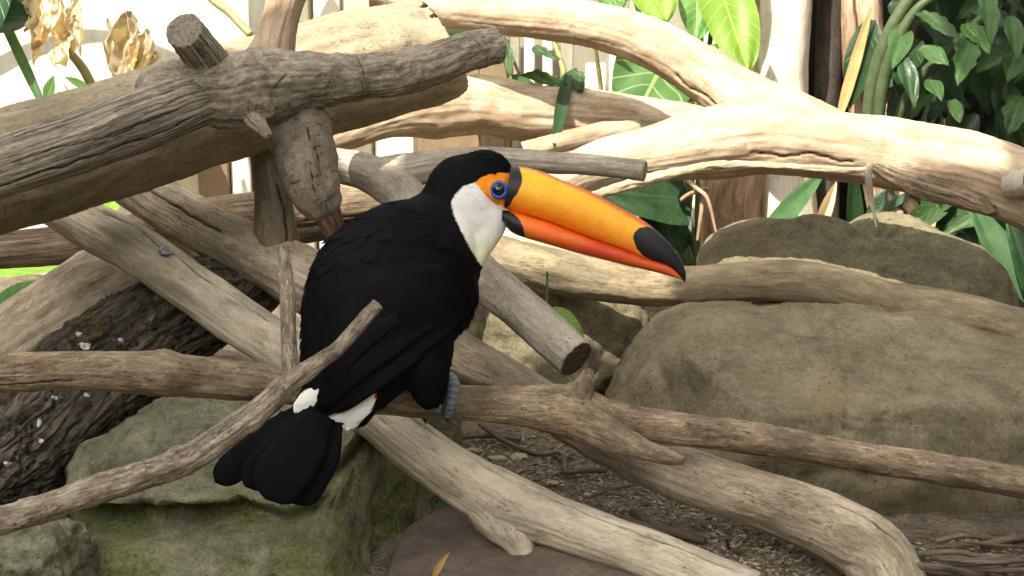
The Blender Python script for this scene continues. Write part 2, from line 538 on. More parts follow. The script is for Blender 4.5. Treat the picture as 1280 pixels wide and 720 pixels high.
# ------------------------------------------------------------------ rocks
def rock_mat(name, dark, mid, light, moss=0.0, mosscol=(0.07, 0.10, 0.03), sc=1.0, bump=0.6, lichen=0.2, con=0.22):
    t = NT(name)
    g = t.obj()
    w = t.noise(g, 9 * sc, 3, color=True)
    gw = t.vadd(g, w, 0.03)
    b = t.noise(gw, 7 * sc, 6, 0.62)
    col = t.ramp(b, [(0.30, dark), (0.48, mid), (0.68, light)])
    b2 = t.noise(gw, 38 * sc, 6, 0.7)
    col = t.mix(1.0, col, t.mr(b2, 0.3, 0.7, 1 - con * 1.15, 1 + con * 1.1), 'MULTIPLY')
    b3 = t.noise(g, 190 * sc, 4, 0.7)
    col = t.mix(1.0, col, t.mr(b3, 0.3, 0.7, 0.72, 1.28), 'MULTIPLY')
    # ochre and grey weather patches
    oc = t.noise(gw, 13 * sc, 4, 0.6)
    col = t.mix(t.mr(oc, 0.55, 0.72, 0, 0.5), col, (mid[0] * 1.25, mid[1] * 1.02, mid[2] * 0.7))
    dk = t.noise(t.map(g, (1, 1, 1), (4, 2, 7)), 60 * sc, 4, 0.75)
    col = t.mix(t.mr(dk, 0.62, 0.70, 0, 0.65), col, tuple(c * 0.35 for c in dark))
    li = t.noise(t.map(g, (1, 1, 1), (9, 5, 1)), 120 * sc, 3, 0.7)
    lia = t.noise(t.map(g, (1, 1, 1), (3, 8, 2)), 12 * sc, 3, 0.6)
    col = t.mix(t.math('MULTIPLY', t.math('MULTIPLY', t.mr(li, 0.58, 0.68, 0, 1), t.mr(lia, 0.48, 0.62, 0, 1)), lichen), col, tuple(min(0.7, c * 1.7) for c in light))
    if moss:
        mm = t.noise(gw, 10 * sc, 6, 0.7)
        mk = t.attr('moss')
        mv = t.math('MULTIPLY', t.mr(mm, 0.36, 0.60, 0, 1), t.math('ADD', mk, 0.25), True)
        mc = t.mix(t.mr(b3, 0.35, 0.65, 0, 1), tuple(c * 0.5 for c in mosscol), tuple(c * 1.5 for c in mosscol))
        col = t.mix(t.math('MULTIPLY', mv, moss), col, mc)
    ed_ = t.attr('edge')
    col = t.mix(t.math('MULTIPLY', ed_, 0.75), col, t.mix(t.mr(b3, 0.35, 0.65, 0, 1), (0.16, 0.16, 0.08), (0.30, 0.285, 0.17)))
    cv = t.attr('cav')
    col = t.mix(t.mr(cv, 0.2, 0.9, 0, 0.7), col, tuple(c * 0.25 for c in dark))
    b4 = t.noise(g, 620 * sc, 3, 0.75)
    col = t.mix(1.0, col, t.mr(b4, 0.3, 0.7, 0.74, 1.26), 'MULTIPLY')
    pit = t.vor(t.map(gw, (1, 1, 1), (2, 6, 4)), 95 * sc, 'F1')
    pitm = t.math('MULTIPLY', t.mr(pit, 0.05, 0.16, 1, 0), t.mr(oc, 0.42, 0.55, 0, 1))
    col = t.mix(t.math('MULTIPLY', pitm, 0.6), col, tuple(c * 0.3 for c in dark))
    st = t.noise(t.map(gw, (6, 30, 60)), 1.0, 5, 0.7)
    col = t.mix(t.mr(st, 0.5, 0.72, 0, 0.4), col, tuple(c * 1.25 for c in light))
    h = t.math('ADD', t.math('MULTIPLY', b2, 1.0), t.math('MULTIPLY', b3, 0.45))
    h = t.math('ADD', h, t.math('ADD', t.math('MULTIPLY', pitm, -0.5), t.math('MULTIPLY', b4, 0.2)))
    return t.fin(col, 0.88, t.bump(h, bump, 0.006), 0.2)

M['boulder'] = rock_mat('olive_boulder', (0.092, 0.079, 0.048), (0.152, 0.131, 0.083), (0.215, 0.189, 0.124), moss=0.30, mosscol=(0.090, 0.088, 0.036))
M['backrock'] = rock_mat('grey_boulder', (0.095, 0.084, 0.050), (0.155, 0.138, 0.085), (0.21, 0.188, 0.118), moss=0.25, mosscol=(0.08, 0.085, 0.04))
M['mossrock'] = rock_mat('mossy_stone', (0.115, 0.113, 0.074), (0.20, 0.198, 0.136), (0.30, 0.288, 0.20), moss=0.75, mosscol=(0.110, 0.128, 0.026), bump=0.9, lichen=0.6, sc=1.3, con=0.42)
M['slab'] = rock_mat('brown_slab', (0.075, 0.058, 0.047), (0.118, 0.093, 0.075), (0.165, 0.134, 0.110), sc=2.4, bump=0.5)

def rock(name, outline, d, hd, mat, seed, label, n=2.6, sub=6, amp=0.02, freq=9, cuts=(), ledge=None, moss=None, dents=0.012, lean=0.0, centre=None, cat='rock', grooves=(), crust=0.0):
    out = np.asarray(outline, float)
    cx, cy = centre or out.mean(0)
    ang = np.arctan2(-(out[:, 1] - cy), out[:, 0] - cx)
    rr = np.hypot(out[:, 0] - cx, out[:, 1] - cy)
    o_ = np.argsort(ang)
    ang, rr = ang[o_], rr[o_]
    ang3 = np.concatenate([ang - 2 * math.pi, ang, ang + 2 * math.pi])
    rr3 = np.tile(rr, 3)
    bm = bmesh.new()
    bmesh.ops.create_icosphere(bm, subdivisions=sub, radius=1)
    D = np.array([v.co[:] for v in bm.verts])
    F = [[v.index for v in f.verts] for f in bm.faces]
    bm.free()
    th = np.arctan2(D[:, 1], D[:, 0])
    rho = np.hypot(D[:, 0], D[:, 1])
    w = D[:, 2]
    k = (rho ** n + np.abs(w) ** n) ** (-1 / n)
    rad = np.interp(th, ang3, rr3) * d / FPX
    base = at(cx, cy, d)
    X, Y, Z = np.cos(th) * rad * rho * k, np.sin(th) * rad * rho * k, w * k * hd
    Z = Z + lean * Y
    loc = np.stack([X, Y, Z], 1)
    for (nx, ny, nz, cc) in cuts:
        nv = np.array([nx, ny, nz], float)
        nv /= np.linalg.norm(nv)
        dd = loc @ nv - cc
        loc = loc - np.clip(dd, 0, None)[:, None] * nv[None] * 0.85
    dirn = np.stack([np.cos(th) * rho, np.sin(th) * rho, w], 1)
    off = seed * 3.77
    q = loc * freq + off
    dsp = amp * fbm(q, 5, 0.5)
    dsp = dsp - dents * np.clip(ridged(loc * freq * 1.7 + off + 4, 3) - 1.15, 0, 1)
    dsp += 0.0016 * fbm(loc * 90 + off, 3)
    if crust:
        cr = ridged(loc * 38 + off, 3)
        dsp += crust * (cr - 1)
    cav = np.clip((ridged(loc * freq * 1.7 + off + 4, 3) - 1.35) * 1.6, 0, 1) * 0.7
    loc = loc + dirn * dsp[:, None]
    P = base + loc[:, :1] * RIGHT + loc[:, 1:2] * UP + loc[:, 2:3] * FWD
    mossv = np.zeros(len(P))
    edge = np.zeros(len(P))
    if grooves:
        px, py, _ = proj(P)
        wb = 6 * fbm(np.stack([px / 30, py / 30, px * 0 + seed], 1), 3)
        for (ln, wd, dep) in grooves:
            gg = np.exp(-((sd_line(px + wb, py + wb, ln)) / wd) ** 2) * (w < 0.2)
            P = P + (gg * dep)[:, None] * FWD
            cav = np.maximum(cav, gg * 0.5)
    if ledge is not None:
        px, py, _ = proj(P)
        poly, dep = ledge
        wob = 7 * fbm(np.stack([px / 45, py / 45, px * 0 + seed], 1), 4)
        sd = sd_poly(px, py, poly) + wob
        front = sstep(0.3, -0.3, w)
        rec = sstep(-3, 9, sd) * front * dep * (0.8 + 1.3 * sstep(330, 210, px)) * (1 - 0.7 * sstep(655, 700, py))
        bead = np.exp(-((sd + 4) / 6.0) ** 2) * front * 0.006
        P = P + (rec - bead)[:, None] * FWD
        edge = np.exp(-((sd + 3) / 5.5) ** 2) * front
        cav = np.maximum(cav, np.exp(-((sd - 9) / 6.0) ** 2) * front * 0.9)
        mossv = np.maximum(mossv, sstep(-14, 2, sd) * front * (1 - 0.75 * sstep(0.0, 0.6, -loc[:, 1] / 0.1) * 0))
    if moss is not None:
        px, py, _ = proj(P)
        mossv = np.maximum(mossv, moss(px, py, loc))
    o = new_obj(name, P, F, mat, attrs={'moss': mossv, 'cav': cav, 'edge': edge})
    return T(o, label, cat)

# ------------------------------------------------------------------ ground
def gmat():
    t = NT('soil')
    g = t.obj()
    a = t.noise(g, 12, 6, 0.7)
    col = t.ramp(a, [(0.32, (0.075, 0.06, 0.044)), (0.5, (0.15, 0.122, 0.09)), (0.68, (0.23, 0.19, 0.145))])
    b = t.noise(g, 140, 4, 0.75)
    col = t.mix(1.0, col, t.mr(b, 0.3, 0.7, 0.5, 1.5), 'MULTIPLY')
    v = t.vor(g, 260, 'F1')
    col = t.mix(t.mr(v, 0.0, 0.35, 0.5, 0), col, (0.24, 0.20, 0.15))
    h = t.math('ADD', b, t.math('MULTIPLY', v, -0.8))
    return t.fin(col, 0.95, t.bump(h, 0.9, 0.006), 0.15)
M['soil'] = gmat()
fx = np.concatenate([[-60, -25, -10, -4, -2], np.arange(-1.2, 1.2001, 0.012), [2, 4, 10, 25, 60]])
fy = np.concatenate([[-60, -25, -10, -4, -1, 0.6], np.arange(1.2, 3.4001, 0.012), [4, 6, 12, 28, 80]])
GX, GY = np.meshgrid(fx, fy)
nearf = np.exp(-((GX / 1.5) ** 4)) * np.exp(-(((GY - 2.3) / 1.5) ** 4))
GZ = nearf * (0.012 * fbm(np.stack([GX * 5, GY * 5, GX * 0], -1), 4) + 0.003 * fbm(np.stack([GX * 60, GY * 60, GX * 0 + 3], -1), 2))
def ground_z(x, y):
    p = np.stack([np.asarray(x) * 5, np.asarray(y) * 5, np.asarray(x) * 0], -1)
    return 0.012 * fbm(p, 4)
gi = np.arange(GX.size).reshape(GX.shape)
gf = np.stack([gi[:-1, :-1], gi[:-1, 1:], gi[1:, 1:], gi[1:, :-1]], -1).reshape(-1, 4)
struct(new_obj('ground', np.stack([GX.ravel(), GY.ravel(), GZ.ravel()], 1), gf.tolist(), M['soil'], origin=np.zeros(3)))

M['low_bounce'] = plain('dark_low_bounce', (0.045, 0.036, 0.026), 0.9, 0.2, var=0.5, sc=40)
struct(new_obj('bounce_sheet', [(-5, -6, 0.02), (5, -6, 0.02), (5, 0.95, 0.02), (-5, 0.95, 0.02)], [(0, 1, 2, 3)], M['low_bounce'], smooth=False))  # unseen dark sheet added in front to lower the sunlit ground bounce
# ------------------------------------------------------------------ boulders
rock('boulder', [(752, 540), (775, 480), (800, 430), (838, 398), (960, 386), (1100, 397), (1230, 420), (1330, 440), (1390, 560), (1340, 690), (1200, 705), (1010, 695), (900, 668), (820, 632), (775, 592)],
     2.07, 0.29, M['boulder'], 3, 'largest olive boulder, under the long muddy branch', n=3.0, amp=0.013, freq=8, lean=0.42,
     grooves=(([(975, 405), (940, 432), (900, 462), (872, 492), (862, 505)], 9, 0.007), ([(826, 440), (836, 480), (846, 512)], 7, 0.006), ([(1040, 400), (1052, 470), (1060, 540)], 5, 0.002), ([(1010, 600), (1050, 585), (1090, 600), (1140, 590)], 8, 0.005), ([(1180, 450), (1230, 470), (1262, 500)], 12, 0.006)),
     cuts=((0.1, 0.9, -0.5, 0.150), (-0.75, 0.1, -0.6, 0.25), (0.2, -0.1, -1, 0.238), (-0.3, -0.5, -0.8, 0.27)), moss=lambda px, py, l: 0.5 * sstep(0.05, -0.12, l[:, 1]))
rock('boulder', [(862, 345), (872, 318), (892, 291), (930, 280), (985, 277), (1060, 284), (1165, 290), (1228, 310), (1256, 345), (1272, 385), (1260, 450), (1100, 480), (950, 470), (870, 420)],
     2.41, 0.13, M['backrock'], 9, 'flat-topped boulder behind the long muddy branch', n=2.8, amp=0.010, freq=9,
     cuts=((0, 0.55, -0.85, 0.095),), cat='rock')
rock('boulder', [(566, 430), (580, 392), (612, 352), (700, 342), (770, 352), (806, 395), (800, 440), (775, 490), (720, 545), (640, 552), (585, 500)],
     2.36, 0.15, M['boulder'], 21, 'rounded olive boulder behind the toucan, between the two larger stones', n=2.4, amp=0.014, freq=9, cuts=((0.5, 0.3, -0.8, 0.12),))
LEDGE = [(60, 480), (620, 470), (600, 560), (470, 560), (452, 528), (449, 545), (432, 568), (404, 590), (398, 612), (378, 634), (352, 640), (330, 632), (300, 618), (275, 626), (248, 634), (215, 632), (180, 630), (150, 636), (100, 628), (60, 620)]
rock('mossy_rock', [(84, 640), (98, 580), (140, 530), (205, 497), (330, 484), (470, 488), (582, 524), (572, 585), (545, 640), (518, 690), (492, 760), (440, 830), (260, 850), (120, 830), (92, 730)],
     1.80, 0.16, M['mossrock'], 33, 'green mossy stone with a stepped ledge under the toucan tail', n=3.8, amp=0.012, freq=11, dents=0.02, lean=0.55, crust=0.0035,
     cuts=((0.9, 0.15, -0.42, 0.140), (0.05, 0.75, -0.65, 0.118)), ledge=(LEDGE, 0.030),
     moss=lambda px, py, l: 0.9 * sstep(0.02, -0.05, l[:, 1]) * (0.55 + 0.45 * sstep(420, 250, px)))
rock('corner_rock', [(-60, 690), (-20, 655), (40, 648), (84, 656), (104, 690), (118, 740), (110, 800), (20, 830), (-60, 800)],
     1.62, 0.09, M['mossrock'], 41, 'small crusty grey stone beneath the forked twig', n=2.6, amp=0.013, freq=16, dents=0.014, crust=0.004)
rock('flat_slab', [(480, 720), (505, 668), (545, 645), (640, 640), (760, 655), (860, 690), (960, 722), (980, 790), (700, 850), (500, 820)],
     1.70, 0.11, M['slab'], 55, 'flat brown stone slab on the ground beneath the bleached branch', n=4.5, amp=0.004, freq=12, dents=0.003, cuts=((0, 0.9, -0.30, 0.034),))

# ------------------------------------------------------------------ branches and logs
# the branch the bird sits on
perch = limb('perch_branch', [(-60, 466, 1.52, 24), (0, 467, 1.53, 25), (100, 463, 1.545, 24), (180, 466, 1.56, 26), (250, 472, 1.575, 25), (330, 479, 1.59, 23), (450, 495, 1.615, 21), (560, 503, 1.635, 22),
              (650, 507, 1.65, 25), (715, 515, 1.66, 33), (765, 526, 1.67, 25), (850, 537, 1.69, 21), (950, 549, 1.71, 19.5), (1060, 568, 1.73, 18.5), (1180, 587, 1.75, 19), (1340, 613, 1.78, 19)],
     M['perch'], 2, seg=84, lump=0.07, lumpf=20, fib=0.045, fine=0.02, bumps=((0.165, 75, 0.25, 0.012, 0.6), (0.19, 30, 0.1, 0.02, 0.5)),
     cracks=((0.0, 0.10, -38, -34, 0.0009, 0.002),),
     label='long brown perch branch under the toucan, with a broken side spur')
limb('spur', [(676, 504, 1.672, 8), (698, 513, 1.664, 22), (735, 531, 1.648, 25), (770, 548, 1.638, 19), (805, 562, 1.625, 14), (835, 571, 1.62, 10), (852, 576, 1.617, 5)], M['perch'], 8, perch, seg=56, lump=0.14, lumpf=40, fib=0.05, fine=0.03, caps=('cut', 'broken'))
limb('stub', [(703, 530, 1.668, 10), (712, 512, 1.662, 27), (722, 495, 1.656, 22), (730, 482, 1.65, 14), (737, 470, 1.645, 11)], M['perch'], 9, perch, seg=48, lump=0.12, lumpf=50, fib=0.06, caps=('cut', 'broken'))

# forked twig in front of the bird
twig = limb('forked_twig', [(-60, 662, 1.33, 18), (0, 651, 1.345, 18.5), (60, 634, 1.36, 17.5), (120, 612, 1.375, 18.5), (180, 594, 1.39, 18), (235, 574, 1.405, 17.5), (285, 541, 1.42, 17), (325, 512, 1.435, 15.5), (352, 488, 1.44, 15), (364, 472, 1.445, 12), (361, 430, 1.455, 9.5), (360, 380, 1.465, 10), (356, 335, 1.475, 8.5), (353, 309, 1.48, 7)],
     M['twig'], 14, seg=56, step=0.0022, lump=0.10, lumpf=60, fib=0.05, fine=0.03, caps=('cut', 'cut'), bumps=((0.36, 20, 0.3, 0.006, 0.7), (0.44, 90, 0.25, 0.006, 0.7), (0.60, -60, 0.25, 0.008, 0.7)),
     label='speckled forked twig crossing in front of the toucan')
limb('side_twig', [(345, 494, 1.44, 13), (372, 472, 1.44, 12.5), (400, 452, 1.44, 10), (425, 433, 1.435, 9.5), (445, 411, 1.432, 9), (460, 393, 1.43, 8.5), (472, 380, 1.428, 8)], M['twig'], 15, twig, seg=48, step=0.002, lump=0.10, lumpf=70, fib=0.05, fine=0.03)

# bleached branch: upper left, behind the bird, then down to the ground at the bottom
A = limb('bleached_branch', [(20, 232, 2.03, 24), (70, 258, 1.99, 26), (120, 285, 1.96, 30), (170, 312, 1.93, 31), (220, 346, 1.90, 31), (280, 388, 1.86, 31), (340, 428, 1.83, 30), (420, 480, 1.765, 29), (480, 529, 1.725, 30), (540, 574, 1.70, 33), (590, 606, 1.69, 36), (640, 632, 1.68, 37), (690, 650, 1.67, 33), (760, 676, 1.645, 31), (840, 706, 1.62, 33), (940, 748, 1.59, 34)],
     M['bleached'], 19, seg=110, lump=0.06, lumpf=12, fib=0.025, fine=0.008,
     cracks=((0.05, 0.42, 62, 48, 0.0016, 0.008), (0.50, 0.72, 60, 70, 0.0014, 0.006), (0.70, 0.99, 62, 50, 0.0012, 0.005), (0.52, 0.56, 30, 10, 0.0013, 0.004)),
     bumps=((0.20, -40, -0.1, 0.01, 0.4), (0.61, 8, -0.16, 0.004, 0.16)),
     label='bleached cracked branch running from under the logs down to the ground')
limb('stub', [(570, 588, 1.70, 14), (598, 612, 1.690, 31), (622, 638, 1.682, 34), (640, 662, 1.676, 28), (650, 682, 1.671, 20), (654, 700, 1.668, 15.5)], M['bleached'], 20, A, seg=72, step=0.002, lump=0.07, lumpf=30, fib=0.02, fine=0.02, caps=('round', 'round'))
limb('bolt', [(207, 317, 1.882, 8), (207, 313, 1.881, 8), (208, 311, 1.880, 5)], M['metal'], 1, A, seg=24, step=0.001, lump=0, fib=0, fine=0)

# second diagonal branch
B = limb('diagonal_branch', [(130, 205, 2.10, 27), (175, 238, 2.07, 29), (230, 270, 2.04, 32), (285, 300, 2.01, 33), (345, 330, 1.98, 37), (385, 352, 1.955, 40), (440, 382, 1.93, 36), (520, 420, 1.895, 31), (580, 448, 1.87, 29), (640, 479, 1.85, 27), (700, 518, 1.82, 27), (760, 552, 1.79, 30), (830, 584, 1.76, 34), (900, 609, 1.73, 35), (980, 635, 1.70, 38), (1045, 662, 1.67, 41), (1092, 692, 1.645, 43), (1116, 735, 1.62, 43), (1126, 790, 1.60, 42)],
     M['pale'], 23, seg=110, lump=0.06, lumpf=14, fib=0.03, fine=0.014,
     cracks=((0.02, 0.20, 25, 10, 0.0016, 0.005), (0.38, 0.48, 70, 60, 0.0016, 0.004), (0.88, 0.95, 50, 38, 0.0012, 0.003)), bumps=((0.815, 20, -0.12, 0.004, 0.12),),
     label='thick pale branch passing behind the toucan to the bottom edge')

# grey white branch with two arms
Cb = limb('grey_branch', [(380, 196, 1.97, 22), (415, 206, 1.955, 22), (455, 214, 1.94, 23), (490, 232, 1.925, 27), (520, 262, 1.90, 28), (560, 304, 1.86, 28), (600, 345, 1.82, 27.5), (650, 386, 1.785, 27), (690, 421, 1.755, 27), (720, 449, 1.735, 26)],
     M['greybranch'], 27, seg=84, lump=0.05, lumpf=20, fib=0.025, fine=0.02, caps=('cut', 'cut'),
     label='grey-white branch with a sawn end pointing down below the bill')
limb('side_branch', [(470, 222, 1.935, 24), (510, 214, 1.935, 22), (560, 205, 1.93, 19), (620, 199, 1.92, 15), (690, 203, 1.91, 13.5), (750, 207, 1.90, 13), (806, 214, 1.885, 12.5)], M['greyend'], 28, Cb, seg=60, lump=0.05, lumpf=26, fib=0.06, fine=0.02)

# big smooth log upper left
G = limb('smooth_log', [(-90, 240, 1.70, 76), (0, 214, 1.76, 76), (120, 180, 1.83, 74), (240, 143, 1.91, 72), (350, 110, 1.985, 71), (430, 90, 2.04, 72), (490, 76, 2.08, 70), (532, 66, 2.11, 66)],
     M['smoothbark'], 31, seg=120, lump=0.05, lumpf=9, fib=0.02, fine=0.012, caps=('cut', 'cut'), tilt=(0, -0.5), bumps=((0.97, 30, -0.14, 0.03, 0.5),), cat='log',
     label='thick smooth tan log with cracked skin, behind the knotted grey branch')

# weathered trunk that becomes knotted grey bark
Fw = limb('knotted_branch', [(200, 122, 1.70, 41), (245, 118, 1.715, 42), (285, 116, 1.73, 47), (325, 108, 1.745, 47), (365, 103, 1.755, 39), (410, 99, 1.775, 31), (460, 96, 1.80, 28), (500, 91, 1.82, 27), (545, 79, 1.84, 26), (585, 65, 1.86, 25), (606, 60, 1.872, 23), (621, 57, 1.88, 22)],
     M['bark'], 37, seg=110, step=0.0026, lump=0.12, lumpf=30, fib=0.03, fine=0.035, caps=('round', 'cut'),
     bumps=((0.33, 5, 0.16, 0.018, 0.5), (0.24, -50, 0.14, 0.02, 0.5), (0.30, 80, 0.12, 0.015, 0.5), (0.42, -30, 0.10, 0.012, 0.4), (0.27, 40, -0.12, 0.008, 0.3)),
     rings=((0.535, 0.0016, 0.07), (0.93, 0.0012, 0.06)), cracks=((0.26, 0.33, -25, 5, 0.0009, 0.002),),
     label='knotted grey branch with stubs, ending in fibrous bare wood')
limb('bare_trunk', [(-90, 237, 1.54, 37), (0, 210, 1.575, 37), (70, 188, 1.61, 37), (140, 163, 1.645, 38), (200, 141, 1.68, 37), (240, 126, 1.705, 34), (275, 116, 1.73, 24)], M['fibrous'], 38, Fw, seg=150, step=0.003, lump=0.05, lumpf=8, fib=0.035, fibn=24, fine=0.006,
     cracks=((0.0, 0.85, -44, -52, 0.0012, 0.004), (0.3, 0.8, -10, -22, 0.0008, 0.0016)))
limb('stub', [(322, 112, 1.76, 16), (330, 92, 1.76, 34), (340, 62, 1.765, 27), (347, 34, 1.77, 23), (356, 4, 1.775, 23), (372, -40, 1.78, 27)], M['sunlog'], 39, Fw, seg=80, lump=0.05, lumpf=20, fib=0.07, fibn=12, fine=0.01, taperflare=0.1)
limb('stub', [(282, 106, 1.74, 22), (264, 82, 1.72, 25), (246, 58, 1.69, 24.5), (230, 38, 1.66, 24)], M['fibrous'], 40, Fw, seg=80, step=0.002, lump=0.06, lumpf=30, fib=0.05, fine=0.03, caps=('cut', 'cut'))
limb('stub', [(306, 132, 1.73, 12), (318, 150, 1.712, 12), (327, 160, 1.703, 9), (336, 170, 1.70, 6)], M['bark'], 41, Fw, seg=40, step=0.002, lump=0.1, lumpf=60, fib=0.08, fine=0.03, caps=('cut', 'broken'))
limb('hanging_limb', [(340, 100, 1.80, 12), (356, 124, 1.795, 34), (368, 152, 1.787, 42), (379, 185, 1.780, 40), (388, 218, 1.776, 36), (396, 243, 1.78, 32), (402, 254, 1.783, 27)], M['barkring'], 42, Fw, seg=96, step=0.0024, lump=0.07, lumpf=30, fib=0.008, fine=0.015, caps=('cut', 'round'),
     rings=((0.55, 0.0008, 0.018), (0.80, 0.0008, 0.02)), cracks=((0.50, 0.80, 24, 30, 0.0008, 0.003), (0.72, 0.92, 12, 2, 0.0009, 0.003)))
limb('heartwood_end', [(398, 240, 1.783, 20), (408, 264, 1.787, 18), (418, 288, 1.79, 14), (428, 312, 1.795, 9)], M['heart'], 43, Fw, seg=56, step=0.002, lump=0.08, lumpf=40, fib=0.12, fibn=8, fine=0.03, caps=('cut', 'broken'))

# short post standing on the diagonal branch
limb('wooden_post', [(330, 130, 1.985, 21), (333, 170, 1.985, 21), (337, 215, 1.985, 22), (342, 262, 1.982, 24), (346, 312, 1.98, 30)], M['dull'], 47, seg=64, lump=0.06, lumpf=16, fib=0.02, caps=('cut', 'cut'), cracks=((0.55, 1.0, -55 + 90, 40, 0.002, 0.006),),
     label='short grey-brown post holding up the smooth log', cat='post')

# low boards and logs at the back left
limb('weathered_log', [(-80, 322, 2.23, 24), (0, 313, 2.24, 23), (90, 305, 2.25, 24), (180, 290, 2.26, 24), (280, 270, 2.27, 25), (400, 258, 2.28, 24), (500, 250, 2.29, 22), (560, 247, 2.30, 20)], M['weathered'], 51, seg=72, lump=0.05, lumpf=10, fib=0.06, fine=0.02, flat=0.7, cat='log',
     label='split brown log lying level behind the diagonal branches')
limb('weathered_log', [(150, 330, 2.33, 17), (260, 312, 2.33, 17), (360, 292, 2.34, 16), (450, 281, 2.34, 15), (540, 275, 2.35, 14)], M['dull'], 52, seg=60, lump=0.04, lumpf=10, fib=0.04, flat=0.8, cat='log',
     label='narrow grey log just beneath the split brown log')
limb('leaning_log', [(215, 318, 2.14, 48), (150, 352, 2.12, 56), (90, 390, 2.10, 56), (20, 437, 2.07, 56), (-70, 500, 2.03, 54)], M['pale'], 53, seg=96, lump=0.06, lumpf=10, fib=0.025, caps=('round', 'cut'), cracks=((0.25, 0.95, 118, 112, 0.0018, 0.005),), cat='log',
     label='pale smooth log leaning at the left edge behind the dark bark log')
K = limb('bark_log', [(330, 345, 2.04, 34), (316, 352, 2.03, 44), (270, 372, 2.01, 54), (200, 410, 1.96, 62), (130, 462, 1.91, 70), (60, 522, 1.85, 76), (-20, 590, 1.79, 80), (-90, 650, 1.74, 80)], M['darkbark'], 57, seg=150, step=0.003, lump=0.10, lumpf=12, fib=0.04, fine=0.015, barkridge=0.12, caps=('round', 'cut'), cat='log',
     label='dark rough bark log lying under the perch at the left')

# right hand big log with arched arm
Mlog = limb('cream_log', [(668, 252, 2.24, 10), (700, 228, 2.24, 24), (750, 206, 2.245, 31), (820, 192, 2.245, 36), (890, 178, 2.24, 45), (960, 172, 2.23, 46), (1040, 182, 2.21, 43), (1120, 193, 2.19, 44), (1200, 208, 2.17, 45), (1270, 233, 2.15, 46), (1360, 275, 2.12, 47)],
     M['sunlog'], 61, seg=120, lump=0.05, lumpf=10, fib=0.03, fine=0.01, caps=('broken', 'cut'), cracks=((0.40, 0.60, -34, -30, 0.0014, 0.004),), cat='log',
     label='thick cream log in sunlight with an arched arm and peeling bark')
limb('arched_arm', [(470, -14, 2.44, 23), (530, 6, 2.43, 23), (600, 17, 2.41, 23), (680, 24, 2.39, 26), (750, 33, 2.37, 29), (820, 57, 2.345, 31), (880, 92, 2.32, 33), (930, 126, 2.29, 37), (990, 158, 2.25, 44), (1040, 178, 2.22, 40)], M['sunlog'], 62, Mlog, seg=90, lump=0.05, lumpf=12, fib=0.025, fine=0.02, cracks=((0.66, 0.86, -48, -60, 0.0015, 0.005),))
limb('knob', [(1262, 232, 2.10, 17), (1276, 230, 2.085, 17), (1288, 228, 2.075, 18)], M['greybranch'], 63, Mlog, seg=40, step=0.002, lump=0.08, lumpf=40)

# pale log in the middle distance and its neighbour
limb('pale_log', [(400, 178, 2.42, 18), (440, 166, 2.44, 19), (490, 148, 2.46, 24), (540, 136, 2.48, 38), (600, 132, 2.5, 37), (660, 140, 2.51, 36), (740, 146, 2.52, 34), (820, 152, 2.53, 28), (900, 158, 2.54, 22)],
     M['sunlog'], 67, seg=90, lump=0.09, lumpf=12, fib=0.03, fine=0.01, cat='log', label='pale log behind the toucan head, half in shadow')
limb('short_log', [(655, 190, 2.44, 13), (700, 178, 2.44, 13), (750, 166, 2.44, 12), (800, 158, 2.45, 9)], M['sunlog'], 68, seg=48, lump=0.1, lumpf=20, fib=0.04, label='short pale stick wedged above the cream log', cat='stick')

limb('low_log', [(470, 292, 2.42, 24), (560, 303, 2.42, 25), (640, 308, 2.42, 24), (720, 314, 2.42, 22), (800, 326, 2.42, 18)], M['sunlog'], 69, seg=48, lump=0.08, lumpf=14, fib=0.03, label='low pale log glimpsed between the bill and the muddy branch', cat='log')
# long muddy branch over the boulders
limb('muddy_branch', [(560, 300, 2.22, 24), (610, 318, 2.215, 25), (660, 330, 2.21, 26), (720, 345, 2.205, 27), (790, 357, 2.20, 25), (850, 358, 2.19, 25), (920, 353, 2.18, 25), (990, 352, 2.165, 26), (1050, 362, 2.15, 27), (1110, 380, 2.135, 28), (1180, 391, 2.12, 28), (1240, 405, 2.105, 29), (1340, 432, 2.08, 30)],
     M['muted'], 71, seg=90, lump=0.07, lumpf=14, fib=0.02, fine=0.012, bumps=((0.90, 10, 0.10, 0.02, 0.5), (0.90, 12, -0.18, 0.005, 0.14)), label='long muddy branch lying across the boulders under the bill')

# ------------------------------------------------------------------ the toucan
DB = 1.60
def feather_black(name, sheen=True):
    t = NT(name)
    g = t.obj()
    n = t.noise(t.map(g, (60, 60, 60)), 1.0, 4, 0.7)
    n2 = t.noise(g, 9, 3, 0.5)
    c = t.mix(t.mr(n, 0.3, 0.7, 0, 1), (0.0022, 0.0024, 0.0028), (0.0050, 0.0055, 0.0066))
    c = t.mix(t.mr(n2, 0.4, 0.65, 0, 0.5), c, (0.006, 0.007, 0.009))
    return t.fin(c, 0.6, None, 0.06)
M['black'] = feather_black('black_plumage')

